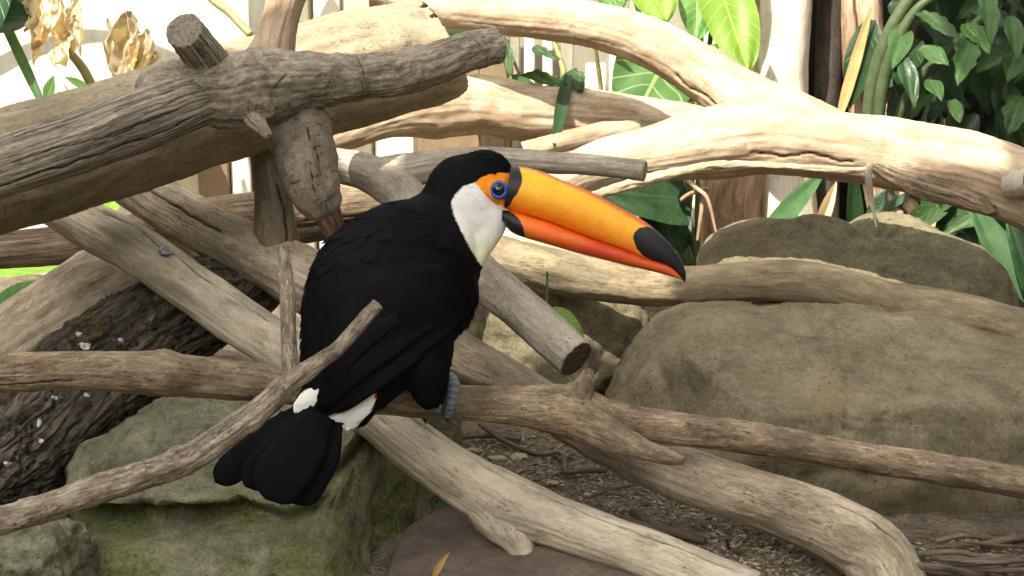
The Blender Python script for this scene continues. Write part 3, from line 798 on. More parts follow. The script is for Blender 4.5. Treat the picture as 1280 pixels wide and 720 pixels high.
def body_mat():
    t = NT('toucan_plumage')
    g = t.obj()
    fz = t.noise(g, 420, 3, 0.7)
    fz2 = t.noise(g, 120, 3, 0.6)
    wob = t.math('ADD', t.math('MULTIPLY', t.math('SUBTRACT', fz, 0.5), 5.0), t.math('MULTIPLY', t.math('SUBTRACT', fz2, 0.5), 3.0))
    n = t.noise(g, 70, 4, 0.7)
    col = t.mix(t.mr(n, 0.3, 0.7, 0, 1), (0.0022, 0.0024, 0.0028), (0.0050, 0.0055, 0.0066))
    # white throat, yellowing towards the breast
    yl = t.attr('bib_low')
    white = t.mix(yl, (0.78, 0.78, 0.74), (0.74, 0.75, 0.52))
    white = t.mix(1.0, white, t.mr(fz2, 0.3, 0.7, 0.92, 1.06), 'MULTIPLY')
    col = t.mix(t.mr(t.math('ADD', t.attr('sd_bib'), wob), -1.2, 1.2, 1, 0), col, white)
    # red and white under and over the tail root
    col = t.mix(t.mr(t.math('ADD', t.attr('sd_rump'), wob), -1.2, 1.2, 1, 0), col, (0.80, 0.82, 0.82))
    col = t.mix(t.mr(t.math('ADD', t.attr('sd_red'), wob), -1.5, 2.0, 1, 0), col, (0.30, 0.012, 0.010))
    # bare orange skin round the eye
    sk = t.mix(t.mr(fz2, 0.35, 0.65, 0, 1), (0.86, 0.24, 0.010), (0.93, 0.34, 0.02))
    e = t.math('ADD', t.attr('sd_eye'), t.math('MULTIPLY', t.math('SUBTRACT', fz2, 0.5), 3.0))
    soft = t.attr('eye_soft')
    lo = t.math('MULTIPLY', soft, -7.0)
    col = t.mix(t.mr(e, t.math('SUBTRACT', lo, 0.8), t.math('ADD', t.math('MULTIPLY', soft, 4.0), 0.8), 1, 0), col, sk)
    skm = t.mr(e, -1, 1, 1, 0)
    h = t.math('ADD', fz, t.math('MULTIPLY', n, 0.5))
    r = t.mix(skm, (0.68, 0.68, 0.68), (0.42, 0.42, 0.42))
    return t.fin(col, r, t.bump(h, 0.25, 0.0012), 0.08)
M['plumage'] = body_mat()

bird_o = at(556, 485, 1.63)
bird = empty('toucan', bird_o)
T(bird, 'black toucan with white throat and huge orange bill perched on a branch', 'toucan')

balls = []      # px, py, depth offset, radius px, depth scale
def chain(st, n=9):
    st = np.array(st, float)
    C = catmull(st, n)
    for r in C:
        balls.append(r)
chain([(372, 512, -0.052, 8, 0.7), (388, 502, -0.052, 17, 0.6), (410, 492, -0.05, 26, 0.5), (430, 480, -0.048, 34, 0.5)], 8)
chain([(440, 524, -0.050, 10, 0.6), (448, 508, -0.050, 20, 0.55), (452, 490, -0.048, 30, 0.5)], 7)
chain([(421, 512, -0.052, 17, 0.55), (430, 496, -0.050, 30, 0.50), (436, 468, -0.046, 53, 0.50), (458, 424, -0.036, 80, 0.55), (484, 370, -0.022, 100, 0.60), (508, 338, -0.014, 88, 0.66), (530, 314, -0.008, 68, 0.72), (558, 277, 0.0, 49, 0.78), (582, 243, 0.0, 49, 0.74)], 10)
chain([(500, 372, -0.02, 80, 0.62), (528, 364, -0.016, 69, 0.68), (530, 340, -0.012, 68, 0.68)], 6)
chain([(582, 243, 0, 50, 0.70), (600, 232, 0, 43, 0.70), (608, 226, 0, 37, 0.70), (618, 232, 0, 28, 0.78), (622, 242, 0, 24, 0.85)], 6)
chain([(576, 262, 0, 48, 0.72), (598, 268, 0, 38, 0.70), (596, 290, -0.003, 30, 0.7), (588, 312, -0.006, 24, 0.7), (572, 332, -0.01, 30, 0.7)], 8)
chain([(600, 236, 0, 38, 0.66), (612, 250, 0, 30, 0.66), (610, 270, 0, 24, 0.66)], 6)
# near thigh and far thigh
chain([(522, 410, -0.036, 46, 0.55), (531, 448, -0.042, 33, 0.62), (535, 478, -0.034, 25, 0.75), (537, 489, -0.030, 20, 0.8)], 8)
chain([(505, 410, 0.03, 44, 0.5), (512, 448, 0.036, 31, 0.6), (516, 472, 0.038, 22, 0.75)], 7)
bm = bmesh.new()
for (px, py, dd, r, ds) in balls:
    c = at(px, py, DB + dd)
    R_ = r * (DB + dd) / FPX
    m4 = Matrix(((RIGHT[0] * R_, UP[0] * R_, FWD[0] * R_ * ds, c[0]), (RIGHT[1] * R_, UP[1] * R_, FWD[1] * R_ * ds, c[1]), (RIGHT[2] * R_, UP[2] * R_, FWD[2] * R_ * ds, c[2]), (0, 0, 0, 1)))
    bmesh.ops.create_icosphere(bm, subdivisions=3, radius=1.0, matrix=m4)
tmp_me = bpy.data.meshes.new('tmp')
bm.to_mesh(tmp_me)
bm.free()
tmp = bpy.data.objects.new('tmp', tmp_me)
COL.objects.link(tmp)
md = tmp.modifiers.new('r', 'REMESH')
md.mode = 'VOXEL'
md.voxel_size = 0.0017
ms = tmp.modifiers.new('s', 'SMOOTH')
ms.factor = 0.5
ms.iterations = 14
dg = bpy.context.evaluated_depsgraph_get()
ev = tmp.evaluated_get(dg).to_mesh()
BV = np.empty(len(ev.vertices) * 3)
ev.vertices.foreach_get('co', BV)
BV = BV.reshape(-1, 3)
BN = np.empty(len(ev.vertices) * 3)
ev.vertices.foreach_get('normal', BN)
BN = BN.reshape(-1, 3)
BF = [list(p.vertices) for p in ev.polygons]
tmp.evaluated_get(dg).to_mesh_clear()
bpy.data.objects.remove(tmp)
bpx, bpy_, bd = proj(BV)
BIB = [(597, 228), (586, 230), (579, 233), (569, 243), (564, 253), (567, 267), (574, 283), (582, 300), (589, 312), (600, 331), (608, 336), (616, 318), (632, 304), (650, 290), (650, 250), (632, 256), (622, 256), (612, 249), (603, 238)]
EYE = [(594, 228), (602, 222), (611, 218), (622, 216), (640, 215), (656, 225), (652, 242), (640, 258), (630, 262), (622, 256), (612, 249), (602, 238)]
RUMP = [(360, 512), (376, 492), (408, 470), (432, 480), (468, 480), (474, 494), (462, 516), (448, 540), (420, 540), (395, 525), (370, 512)]
RED = [(464, 496), (468, 484), (480, 474), (490, 474), (480, 490), (470, 499)]
b_attrs = {
    'sd_bib': sd_poly(bpx, bpy_, BIB), 'bib_low': sstep(270, 335, bpy_), 'sd_eye': sd_poly(bpx, bpy_, EYE),
    'eye_soft': sstep(236, 250, bpy_) * sstep(634, 622, bpx), 'sd_rump': sd_poly(bpx, bpy_, RUMP), 'sd_red': sd_poly(bpx, bpy_, RED)}
new_obj('body', BV, BF, M['plumage'], bird, attrs=b_attrs)
bvh = BVHTree.FromPolygons([Vector(v) for v in BV], BF)

# loose feathers over the body (uncountable)
SPINE = catmull(np.array([(300, 600), (400, 520), (440, 470), (484, 380), (530, 310), (560, 272), (590, 240), (640, 215)], float), 20)
def flow_at(px, py):
    d2 = (SPINE[:, 0][None] - px[:, None]) ** 2 + (SPINE[:, 1][None] - py[:, None]) ** 2
    k = np.clip(d2.argmin(1), 1, len(SPINE) - 2)
    t = SPINE[k - 1] - SPINE[k + 1]
    return t / np.linalg.norm(t, axis=1)[:, None]

def feathers(name, mat, P, N, length, width, lift, attrs_fn=None, jit=0.25, seed=1, down=None):
    rg = np.random.RandomState(seed)
    px, py, _ = proj(P)
    fl = flow_at(px, py)
    if down is not None:
        fl = np.tile(np.array(down, float), (len(P), 1))
    D = fl[:, :1] * RIGHT + (-fl[:, 1:]) * UP
    D = D + rg.randn(*D.shape) * jit
    D = D - N * (D * N).sum(1)[:, None]
    D /= np.linalg.norm(D, axis=1)[:, None]
    S = np.cross(N, D)
    L = length * (0.7 + 0.6 * rg.rand(len(P)))[:, None]
    Wd = width * (0.7 + 0.6 * rg.rand(len(P)))[:, None]
    prof = [(0.0, 0.35, -0.0008), (0.35, 1.0, 0.3), (0.72, 0.85, 0.75), (1.0, 0.12, 1.0)]
    rows = []
    for (u, w, l) in prof:
        c = P + D * L * u + N * (l * lift if l > 0 else l)
        rows.append((c - S * Wd * w * 0.5 - N * lift * 0.25, c + N * lift * 0.1, c + S * Wd * w * 0.5 - N * lift * 0.25))
    V = np.stack([x for r in rows for x in r], 1)      # n x 12 x 3
    n = len(P)
    V = V.reshape(-1, 3)
    base = (np.arange(n) * 12)[:, None]
    F = []
    for i in range(3):
        for j in range(2):
            a = i * 3 + j
            F.append(base + np.array([[a, a + 1, a + 4, a + 3]]))
    F = np.concatenate(F, 0)
    o = new_obj(name, V, F.tolist(), mat, bird)
    o['kind'] = 'stuff'
    return o

idx_all = np.arange(len(BV))
pick = RNG.permutation(idx_all)
sb, se, srp = b_attrs['sd_bib'], b_attrs['sd_eye'], b_attrs['sd_rump']
blk = (sb > 2.5) & (se > 3) & (srp > 3) & (b_attrs['sd_red'] > 2)
headz = blk & (bpy_ < 290)
bodyz = blk & (bpy_ >= 282)
M['white_f'] = plain('white_plumage', (0.78, 0.78, 0.74), 0.75, 0.15, var=0.05)
k = pick[headz[pick]][:5200]
feathers('head_plumage', M['black'], BV[k], BN[k], 0.0075, 0.0030, 0.0005, jit=0.22, seed=2)
thigh = bodyz & (bpx > 505) & (bpy_ > 430)
k = pick[(bodyz & ~thigh)[pick]][:6500]
feathers('body_plumage', M['black'], BV[k], BN[k], 0.018, 0.0085, 0.0005, jit=0.14, seed=3)
k = pick[thigh[pick]][:1500]
feathers('thigh_plumage', M['black'], BV[k], BN[k], 0.008, 0.004, 0.0004, jit=0.2, seed=6, down=(0.05, 1.0))
k = pick[(sb[pick] < -2) & (se[pick] > 5) & (bpy_[pick] < 270 + 25 * RNG.rand(len(pick)))][:1300]
feathers('throat_plumage', M['white_f'], BV[k], BN[k], 0.0055, 0.0024, 0.00012, jit=0.2, seed=4, down=(-0.15, 0.99))
k = pick[(srp[pick] < -2)][:900]
feathers('rump_plumage', M['white_f'], BV[k], BN[k], 0.008, 0.0035, 0.0004, jit=0.2, seed=5, down=(-0.55, 0.83))

# wing
def surf(px, py, off):
    o_ = at(px, py, 1.2)
    dr = Vector(at(px, py, 2.0) - o_).normalized()
    hit = bvh.ray_cast(Vector(o_), dr)
    if hit[0] is None:
        return None
    return np.array(hit[0]) - np.array(dr) * off

def wing_depth(px, py):
    o_ = at(px, py, 1.2)
    dr = Vector(at(px, py, 2.0) - o_).normalized()
    hit = bvh.ray_cast(Vector(o_), dr)
    return None if hit[0] is None else float((np.array(hit[0]) - CAM) @ FWD)

TOPE = catmull(np.array([(574, 338), (530, 318), (478, 318), (432, 340), (402, 380), (391, 420), (397, 452), (407, 474), (394, 502), (387, 515)], float), 10)
LOWE = catmull(np.array([(588, 372), (578, 398), (558, 420), (528, 442), (500, 463), (476, 483), (440, 505), (410, 520), (391, 518)], float), 10)
nu, nv = 90, 44
def along(Cv, n):
    L = np.concatenate([[0], np.cumsum(np.linalg.norm(np.diff(Cv, axis=0), axis=1))])
    s = np.linspace(0, L[-1], n)
    return np.stack([np.interp(s, L, Cv[:, 0]), np.interp(s, L, Cv[:, 1])], 1)
te, le = along(TOPE, nu), along(LOWE, nu)
WG = np.zeros((nu, nv, 3))
for i in range(nu):
    for j in range(nv):
        v = j / (nv - 1)
        WG[i, j, :2] = te[i] * (1 - v) + le[i] * v
        dd = wing_depth(*WG[i, j, :2])
        WG[i, j, 2] = np.nan if dd is None else dd
for _ in range(200):
    bad = np.isnan(WG[..., 2])
    if not bad.any():
        break
    Z = WG[..., 2]
    acc = np.zeros_like(Z)
    cnt = np.zeros_like(Z)
    for ax, sh in ((0, 1), (0, -1), (1, 1), (1, -1)):
        q = np.roll(Z, sh, ax)
        ok = ~np.isnan(q)
        acc[ok] += q[ok]
        cnt[ok] += 1
    fillm = bad & (cnt > 0)
    Z[fillm] = acc[fillm] / cnt[fillm]
Zs = WG[..., 2].copy()
for _ in range(30):
    p = np.pad(Zs, 1, mode='edge')
    Zs = (p[1:-1, 1:-1] * 2 + p[:-2, 1:-1] + p[2:, 1:-1] + p[1:-1, :-2] + p[1:-1, 2:]) / 6
Zs = np.minimum(Zs, WG[..., 2] + 0.001)
uu = np.linspace(0, 1, nu)[:, None] + 0 * Zs
vv = np.linspace(0, 1, nv)[None] + 0 * Zs
lift = 0.0045 * sstep(0, 0.25, vv) * sstep(0, 0.12, uu) - 0.0025 * (1 - sstep(0, 0.12, vv)) - 0.002 * (1 - sstep(0, 0.06, uu))
# shallow feather tracts: rows of overlapping flight feathers along the lower half
tract = np.clip(((vv - 0.42) / 0.58), 0, 1)
saw = (tract * 6.0) % 1.0
lift = lift + 0.0002 * (saw - 0.5) * (tract > 0) * sstep(0.15, 0.4, uu)
wz = Zs - lift
wing_v = CAM + wz[..., None] * (FWD + RIGHT * ((WG[..., :1] - W / 2) / FPX) + UP * ((H / 2 - WG[..., 1:2]) / FPX))
back_v = wing_v + FWD * (0.006 * (1 - 0.6 * uu))[..., None]
gi = np.arange(nu * nv).reshape(nu, nv)
f1 = np.stack([gi[:-1, :-1], gi[1:, :-1], gi[1:, 1:], gi[:-1, 1:]], -1).reshape(-1, 4)
f2 = f1[:, ::-1] + nu * nv
rim = np.concatenate([gi[0, :], gi[1:, -1], gi[-1, ::-1][1:], gi[::-1, 0][1:]])
f3 = np.stack([rim[:-1], rim[1:], rim[1:] + nu * nv, rim[:-1] + nu * nv], -1)
wing = new_obj('wing', np.vstack([wing_v.reshape(-1, 3), back_v.reshape(-1, 3)]), np.vstack([f1, f2, f3]).tolist(), M['black'], bird)

def quill(name, line, hw, mat, parent, thick=0.0012, tipround=0.18, bow=0.0015, n=26, m=7, tw=0.0):
    """one long feather: line of (px, py, depth), half width in px"""
    C = catmull(np.array([at(a, b, d) for a, b, d in line]), 12)
    s, C = resample(C, np.linalg.norm(np.diff(C, axis=0), axis=1).sum() / n)
    t = np.gradient(C, axis=0)
    t /= np.linalg.norm(t, axis=1)[:, None]
    nr = -FWD[None] + tw * RIGHT[None] - 0 * t
    nr = nr - t * (t * nr).sum(1)[:, None]
    nr /= np.linalg.norm(nr, axis=1)[:, None]
    sd = np.cross(nr, t)
    u = np.linspace(0, 1, len(C))
    w = hw * DB / FPX * (0.55 + 0.45 * sstep(0, 0.45, u)) * np.sqrt(np.clip(1 - np.clip((u - (1 - tipround)) / tipround, 0, 1) ** 2, 0.004, 1))
    k = np.linspace(-1, 1, m)
    top = C[:, None] + sd[:, None] * (w[:, None] * k[None])[..., None] + nr[:, None] * (bow * (1 - k ** 2)[None] * np.ones((len(C), 1)))[..., None]
    # raised shaft
    top = top + nr[:, None] * (0.0005 * (np.abs(k) < 0.1))[None, :, None]
    bot = top - nr[:, None] * thick
    g = np.arange(len(C) * m).reshape(len(C), m)
    f1 = np.stack([g[:-1, :-1], g[1:, :-1], g[1:, 1:], g[:-1, 1:]], -1).reshape(-1, 4)
    f2 = f1[:, ::-1] + g.size
    r = np.concatenate([g[0, :], g[1:, -1], g[-1, ::-1][1:], g[::-1, 0][1:]])
    f3 = np.stack([r[:-1], r[1:], r[1:] + g.size, r[:-1] + g.size], -1)
    return new_obj(name, np.vstack([top.reshape(-1, 3), bot.reshape(-1, 3)]), np.vstack([f1, f2, f3]).tolist(), mat, parent)

def wpt(px, py, off):
    k = np.argmin((WG[..., 0] - px) ** 2 + (WG[..., 1] - py) ** 2)
    return float(wz.ravel()[k]) - off
def wq(pts, hw, off):
    ln = [(a, b, wpt(a, b, off)) for a, b in pts]
    quill('flight_feather', ln, hw, M['black'], wing, bow=0.0001, thick=0.0004)
wq([(560, 414), (510, 445), (460, 481), (410, 514)], 13, 0.0001)
wq([(540, 402), (488, 432), (440, 466), (398, 508)], 15, 0.0005)
wq([(500, 396), (456, 422), (428, 450), (411, 476)], 14, 0.0009)

# tail
tail = empty('tail', (0, 0, 0))
tail.parent = bird
tail.location = (0, 0, 0)
tail['_o'] = bird['_o']
for (b0, m0, t0, hw, z0, z1) in (
        ((385, 508), (330, 552), (269, 603), 19, 1.548, 1.532), ((416, 523), (396, 572), (364, 629), 27, 1.545, 1.528),
        ((396, 513), (348, 564), (306, 608), 22, 1.543, 1.522), ((404, 517), (368, 570), (331, 623), 34, 1.536, 1.511)):
    quill('tail_feather', [(*b0, z0), (*m0, (z0 + z1) / 2 - 0.004), (*t0, z1)], hw, M['black'], tail, thick=0.0010, bow=0.0012, tipround=0.20, m=9, tw=0.05)

# bill
UT = np.array([(639, 207), (646, 207.5), (662, 210), (682, 216), (700, 224), (730, 236), (757, 249), (780, 262), (800, 273), (818, 286), (835, 302), (849, 321), (857, 340), (857, 352)], float)
UB = np.array([(629, 262), (645, 266), (662, 271), (682, 277), (700, 283.5), (726, 294), (750, 302.5), (772, 310), (790, 317), (806, 324), (822, 329), (836, 334), (848, 344), (856, 353)], float)
LT = np.array([(628, 261), (645, 265), (662, 270), (682, 276), (700, 282.5), (726, 293), (750, 301.5), (772, 309), (790, 316), (806, 323), (822, 327), (835, 331.5), (846, 339), (853, 347)], float)
LB = np.array([(627, 276), (639, 290), (655, 297), (674, 302.5), (695, 308.5), (722, 316.5), (746, 322.5), (768, 328), (788, 333), (806, 337), (822, 341), (834, 344.3), (845, 347.3), (854, 350)], float)
def bill_part(name, A_, B_, hw0, mat, pw):
    a, b = catmull(A_, 14), catmull(B_, 14)
    n, m = len(a), 56
    u = np.linspace(0, 1, n)
    ph = np.linspace(0, 2 * math.pi, m, endpoint=False)
    cs, sn = np.cos(ph), np.sin(ph)
    e = 2 / pw
    cs_, sn_ = np.sign(cs) * np.abs(cs) ** e, np.sign(sn) * np.abs(sn) ** e
    V = []
    hd = hw0 * (1 - 0.30 * u - 0.58 * u ** 3) * np.sqrt(np.clip((1.004 - u) * 14, 0, 1)) + 0.0007
    for i in range(n):
        mid, half = (a[i] + b[i]) / 2, (a[i] - b[i]) / 2
        for j in range(m):
            q = mid + half * sn_[j]
            V.append(at(q[0], q[1], DB - hd[i] * cs_[j] * (1.0 if name == 'upper_bill' else 0.97)))
    g = np.arange(n * m).reshape(n, m)
    r = np.roll(g, -1, 1)
    F = np.stack([g[:-1], g[1:], r[1:], r[:-1]], -1).reshape(-1, 4).tolist() + [tuple(g[0]), tuple(g[-1][::-1])]
    V = np.array(V)
    px, py, _ = proj(V)
    RING = [(628, 196), (646, 200), (650, 212), (653, 221), (652, 231), (646, 243), (641, 249), (637, 257), (630, 263), (620, 264), (615, 230)]
    LOWP = [(620, 258), (634, 262), (642, 267), (649, 274), (654, 284), (656, 294), (655, 306), (630, 306), (615, 280)]
    TIP = [(791, 297), (793, 290), (799, 285), (808, 283), (820, 286), (828, 290), (846, 295), (880, 340), (870, 365), (850, 352), (846, 345), (838, 336), (828, 331), (817, 327), (804, 320), (796, 311)]
    at_ = {'bx': px, 'by': py, 'sd_ring': sd_poly(px, py, RING), 'sd_lowp': sd_poly(px, py, LOWP), 'sd_tip': sd_poly(px, py, TIP) if name == 'upper_bill' else px * 0 + 30,
           'culm': sd_line(px, py, UT), 'tom': sd_line(px, py, UB), 'lowe': sd_line(px, py, LB), 'uu': np.repeat(u, m)}
    return new_obj(name, V, F, mat, bird, attrs=at_)

def bill_mat(name, upper):
    t = NT(name)
    g = t.obj()
    n1 = t.noise(g, 26, 4, 0.6)
    n2 = t.noise(g, 150, 4, 0.7)
    n3 = t.noise(g, 480, 3, 0.7)
    uu_ = t.attr('uu')
    st = t.noise(t.map(g, (18, 18, 120)), 1.0, 4, 0.6)
    wob = t.math('MULTIPLY', t.math('SUBTRACT', n2, 0.5), 3.0)
    if upper:
        cu, to = t.attr('culm'), t.attr('tom')
        hgt = t.math('DIVIDE', to, t.math('ADD', t.math('ADD', cu, to), 0.01))     # 0 at the cutting edge, 1 at the ridge
        base = t.ramp(t.math('ADD', hgt, t.math('MULTIPLY', t.math('SUBTRACT', n1, 0.5), 0.5)), [(0.0, (0.84, 0.20, 0.008)), (0.30, (0.90, 0.28, 0.010)), (0.62, (0.93, 0.42, 0.012)), (0.9, (0.90, 0.40, 0.012))])
        yel = t.ramp(uu_, [(0.05, 0.30), (0.18, 0.62), (0.42, 0.22), (0.56, 0.1), (0.70, 0.70), (0.80, 0.85)])
        base = t.mix(t.math('MULTIPLY', yel, t.mr(hgt, 0.15, 0.7, 0.15, 1)), base, (0.92, 0.58, 0.02))
        base = t.mix(t.math('MULTIPLY', t.mr(n1, 0.45, 0.7, 0, 0.45), t.mr(uu_, 0.3, 0.5, 0, 1)), base, (0.90, 0.40, 0.06))
        cw = t.mr(uu_, 0.1, 0.6, 2.0, 5.5)
        base = t.mix(t.mr(t.math('ADD', cu, wob), t.math('MULTIPLY', cw, 0.3), t.math('MULTIPLY', cw, 1.5), 0.9, 0), base, (0.52, 0.05, 0.008))
        base = t.mix(t.mr(to, 0.6, 2.2, 0.45, 0), base, (0.95, 0.55, 0.12))
        scr = t.math('MULTIPLY', t.mr(n3, 0.6, 0.72, 0, 1), t.mr(n1, 0.5, 0.62, 0, 0.35))
        base = t.mix(scr, base, (0.95, 0.66, 0.30))
    else:
        lo = t.attr('lowe')
        base = t.ramp(uu_, [(0.1, (0.86, 0.20, 0.010)), (0.25, (0.76, 0.11, 0.010)), (0.42, (0.56, 0.045, 0.010)), (0.8, (0.50, 0.042, 0.012)), (0.96, (0.66, 0.13, 0.02))])
        base = t.mix(t.mr(t.math('ADD', lo, wob), 1, 10, 0.35, 0), base, (0.72, 0.10, 0.012))
        base = t.mix(t.mr(st, 0.42, 0.66, 0, 0.35), base, (0.88, 0.24, 0.02))
    base = t.mix(1.0, base, t.mr(n2, 0.3, 0.7, 0.90, 1.08), 'MULTIPLY')
    blk = t.mix(t.mr(n3, 0.55, 0.70, 0, 1), (0.007, 0.008, 0.010), (0.04, 0.042, 0.048))
    sharp = lambda a, w_=0.6: t.mr(t.math('ADD', t.attr(a), t.math('MULTIPLY', wob, 0.5)), -w_, w_, 1, 0)
    base = t.mix(sharp('sd_ring' if upper else 'sd_lowp'), base, blk)
    if upper:
        base = t.mix(sharp('sd_tip'), base, blk)
    t.b.inputs['Coat Weight'].default_value = 0.12
    t.b.inputs['Coat Roughness'].default_value = 0.35
    t.b.inputs['Subsurface Weight'].default_value = 0.0
    h = t.math('ADD', n2, t.math('MULTIPLY', n3, 0.4))
    return t.fin(base, 0.42, t.bump(h, 0.10, 0.001), 0.35)
bill_part('upper_bill', UT, UB, 0.0195, bill_mat('upper_bill_keratin', True), 2.2)
bill_part('lower_bill', LT, LB, 0.0182, bill_mat('lower_bill_keratin', False), 2.4)

# eye: dark pupil inside a blue ring
eh = surf(623.3, 237.3, 0)
ed = float((eh - CAM) @ FWD)
def dome(name, cx, cy, rpx, d, bulge, mat, parent, r0=0.0):
    V, F = [], []
    n, m = 12, 40
    for i in range(n + 1):
        a = (r0 + (1 - r0) * i / n)
        for j in range(m):
            p = 2 * math.pi * j / m
            q = at(cx + rpx * a * math.cos(p), cy + rpx * a * math.sin(p), d)
            hgt = math.sqrt(max(0, 1 - a * a)) if r0 == 0 else math.sin(math.pi * i / n)
            V.append(q - FWD * bulge * hgt)
    for i in range(n):
        for j in range(m):
            F.append((i * m + j, (i + 1) * m + j, (i + 1) * m + (j + 1) % m, i * m + (j + 1) % m))
    return new_obj(name, V, F, mat, parent)
M['pupil'] = plain('dark_eye', (0.006, 0.006, 0.008), 0.06, 0.6, var=0.1)
M['iris'] = plain('blue_eye_ring', (0.035, 0.085, 0.45), 0.35, 0.5, var=0.35, sc=300)
M['iris_dark'] = plain('dark_blue_iris', (0.010, 0.013, 0.06), 0.2, 0.5, var=0.2, sc=300)
ed -= 0.0012
eye = dome('eye', 623.3, 237.3, 10.8, ed + 0.0006, 0.0030, M['iris_dark'], bird)
dome('eye_ring', 623.3, 237.3, 12.0, ed + 0.0004, 0.0030, M['iris'], eye, r0=0.52)
dome('pupil', 623.3, 237.3, 7.0, ed - 0.0012, 0.0026, M['pupil'], eye)

# feet
def foot_mat():
    t = NT('blue_grey_scaly_skin')
    g = t.attr('gc', True)
    w = t.n('ShaderNodeTexWave', wave_type='BANDS', bands_direction='X')
    t.link(t.map(g, (62, 30, 30)), w.inputs['Vector'])
    w.inputs['Scale'].default_value = 1.0
    w.inputs['Distortion'].default_value = 1.2
    n = t.noise(g, 300, 3, 0.6)
    c = t.mix(t.mr(w.outputs['Fac'], 0.05, 0.35, 0, 1), (0.26, 0.29, 0.31), (0.10, 0.135, 0.19))
    c = t.mix(t.mr(n, 0.35, 0.65, 0, 0.7), c, (0.19, 0.225, 0.26))
    return t.fin(c, 0.55, t.bump(w.outputs['Fac'], 0.35, 0.0008), 0.4)
M['foot'] = foot_mat()
M['claw'] = plain('dark_claw', (0.02, 0.018, 0.015), 0.4, 0.5)
def foot(dx, dd, z):
    f = limb('foot', [(540 + dx, 455, z + dd, 7), (548 + dx, 468, z + dd - 0.001, 8), (556 + dx, 474, z + dd - 0.004, 8), (562 + dx, 478, z + dd - 0.008, 8.5)], M['foot'], 3, bird, seg=24, step=0.0012, lump=0.04, fib=0, fine=0, caps=('round', 'round'))
    limb('toe', [(556 + dx, 470, z + dd - 0.002, 7), (563 + dx, 474, z + dd - 0.012, 8.6), (567 + dx, 484, z + dd - 0.0205, 8.2), (565 + dx, 495, z + dd - 0.0230, 6.8), (563 + dx, 506, z + dd - 0.0225, 6.6), (560.5 + dx, 516, z + dd - 0.019, 5.6), (559 + dx, 522, z + dd - 0.0155, 4)], M['foot'], 4, f, seg=24, step=0.0011, lump=0.05, lumpf=240, fib=0, fine=0, caps=('round', 'round'))
    limb('toe', [(556 + dx, 470, z + dd - 0.002, 7), (556 + dx, 476, z + dd - 0.014, 7.4), (553 + dx, 488, z + dd - 0.020, 7), (550 + dx, 500, z + dd - 0.0205, 6.2), (547 + dx, 512, z + dd - 0.019, 5)], M['foot'], 5, f, seg=24, step=0.0011, lump=0.05, lumpf=240, fib=0, fine=0, caps=('round', 'round'))
    limb('claw', [(560 + dx, 519, z + dd - 0.0175, 4.4), (559.5 + dx, 524, z + dd - 0.0155, 3.4), (560.5 + dx, 529, z + dd - 0.011, 1.2)], M['claw'], 6, f, seg=16, step=0.001, lump=0, fib=0, fine=0, caps=('round', 'round'))
foot(0, 0.0, 1.634)
foot(-28, 0.012, 1.632)

# ------------------------------------------------------------------ bark hanging off the cream log, droppings, flakes
limb('bark_strip', [(716, 252, 2.20, 3), (760, 239, 2.185, 6), (810, 224, 2.18, 7), (860, 213, 2.175, 6), (905, 206, 2.17, 5), (980, 208, 2.16, 4), (1060, 213, 2.15, 4), (1086, 211, 2.145, 3)], M['sunlog'], 81, Mlog, seg=28, lump=0.25, lumpf=60, fib=0.1, fine=0.08, caps=('broken', 'broken'))
limb('bark_sheet', [(1086, 200, 2.163, 6), (1110, 210, 2.160, 14), (1150, 225, 2.152, 20), (1190, 237, 2.142, 21), (1240, 256, 2.132, 14)], M['weathered'], 82, Mlog, seg=60, lump=0.12, lumpf=40, fib=0.06, fine=0.05, flat=0.55, caps=('broken', 'broken'))
limb('bark_strip', [(1088, 205, 2.138, 4), (1085, 222, 2.136, 5), (1088, 243, 2.137, 3.5), (1092, 264, 2.139, 2.4), (1096, 285, 2.14, 1.2)], M['greybranch'], 83, Mlog, seg=20, step=0.002, lump=0.3, lumpf=90, fib=0.1, caps=('cut', 'broken'), flat=0.5)
M['white_splash'] = plain('white_dropping', (0.62, 0.62, 0.58), 0.7, 0.3, var=0.3, sc=200)

def tree_of(o):
    mw = np.array(o['_o'])
    vs_ = [Vector(np.array(v.co) + mw) for v in o.data.vertices]
    return BVHTree.FromPolygons(vs_, [list(p.vertices) for p in o.data.polygons])
def splat(parent, tree, cx, cy, rx, ry, seed, name='bird_dropping', mat=None, hgt=0.0016):
    rg = np.random.RandomState(seed)
    V, F = [], []
    m = 20
    ph = rg.rand() * 9
    for k, (rr_, hh) in enumerate(((0.05, 1.0), (0.5, 0.8), (0.85, 0.4), (1.0, -0.4))):
        for j in range(m):
            a = 2 * math.pi * j / m
            w = 1 + 0.2 * math.sin(2 * a + ph) + 0.12 * math.sin(3 * a + 2 * ph) + 0.05 * rg.randn()
            x, y = cx + rx * rr_ * w * math.cos(a), cy + ry * rr_ * w * math.sin(a)
            o_ = Vector(at(x, y, 0.9))
            dr = (Vector(at(x, y, 2.0)) - o_).normalized()
            h_ = tree.ray_cast(o_, dr)
            p = np.array(h_[0]) if h_[0] is not None else at(x, y, 2.0)
            V.append(p - np.array(dr) * hgt * hh)
    for k in range(3):
        for j in range(m):
            F.append((k * m + j, (k + 1) * m + j, (k + 1) * m + (j + 1) % m, k * m + (j + 1) % m))
    F.append(tuple(range(m))[::-1])
    return new_obj(name, V, F, mat or M['white_splash'], parent)
ktree = tree_of(K)
for i, (x, y, rx, ry) in enumerate([(106, 432, 9, 4.5), (98, 418, 5, 3), (151, 425, 4, 2.5), (49, 528, 3.5, 6), (51, 551, 3, 4), (68, 497, 4, 3.5), (108, 494, 3.5, 3), (10, 580, 5, 4)]):
    splat(K, ktree, x, y, rx, ry, 100 + i)
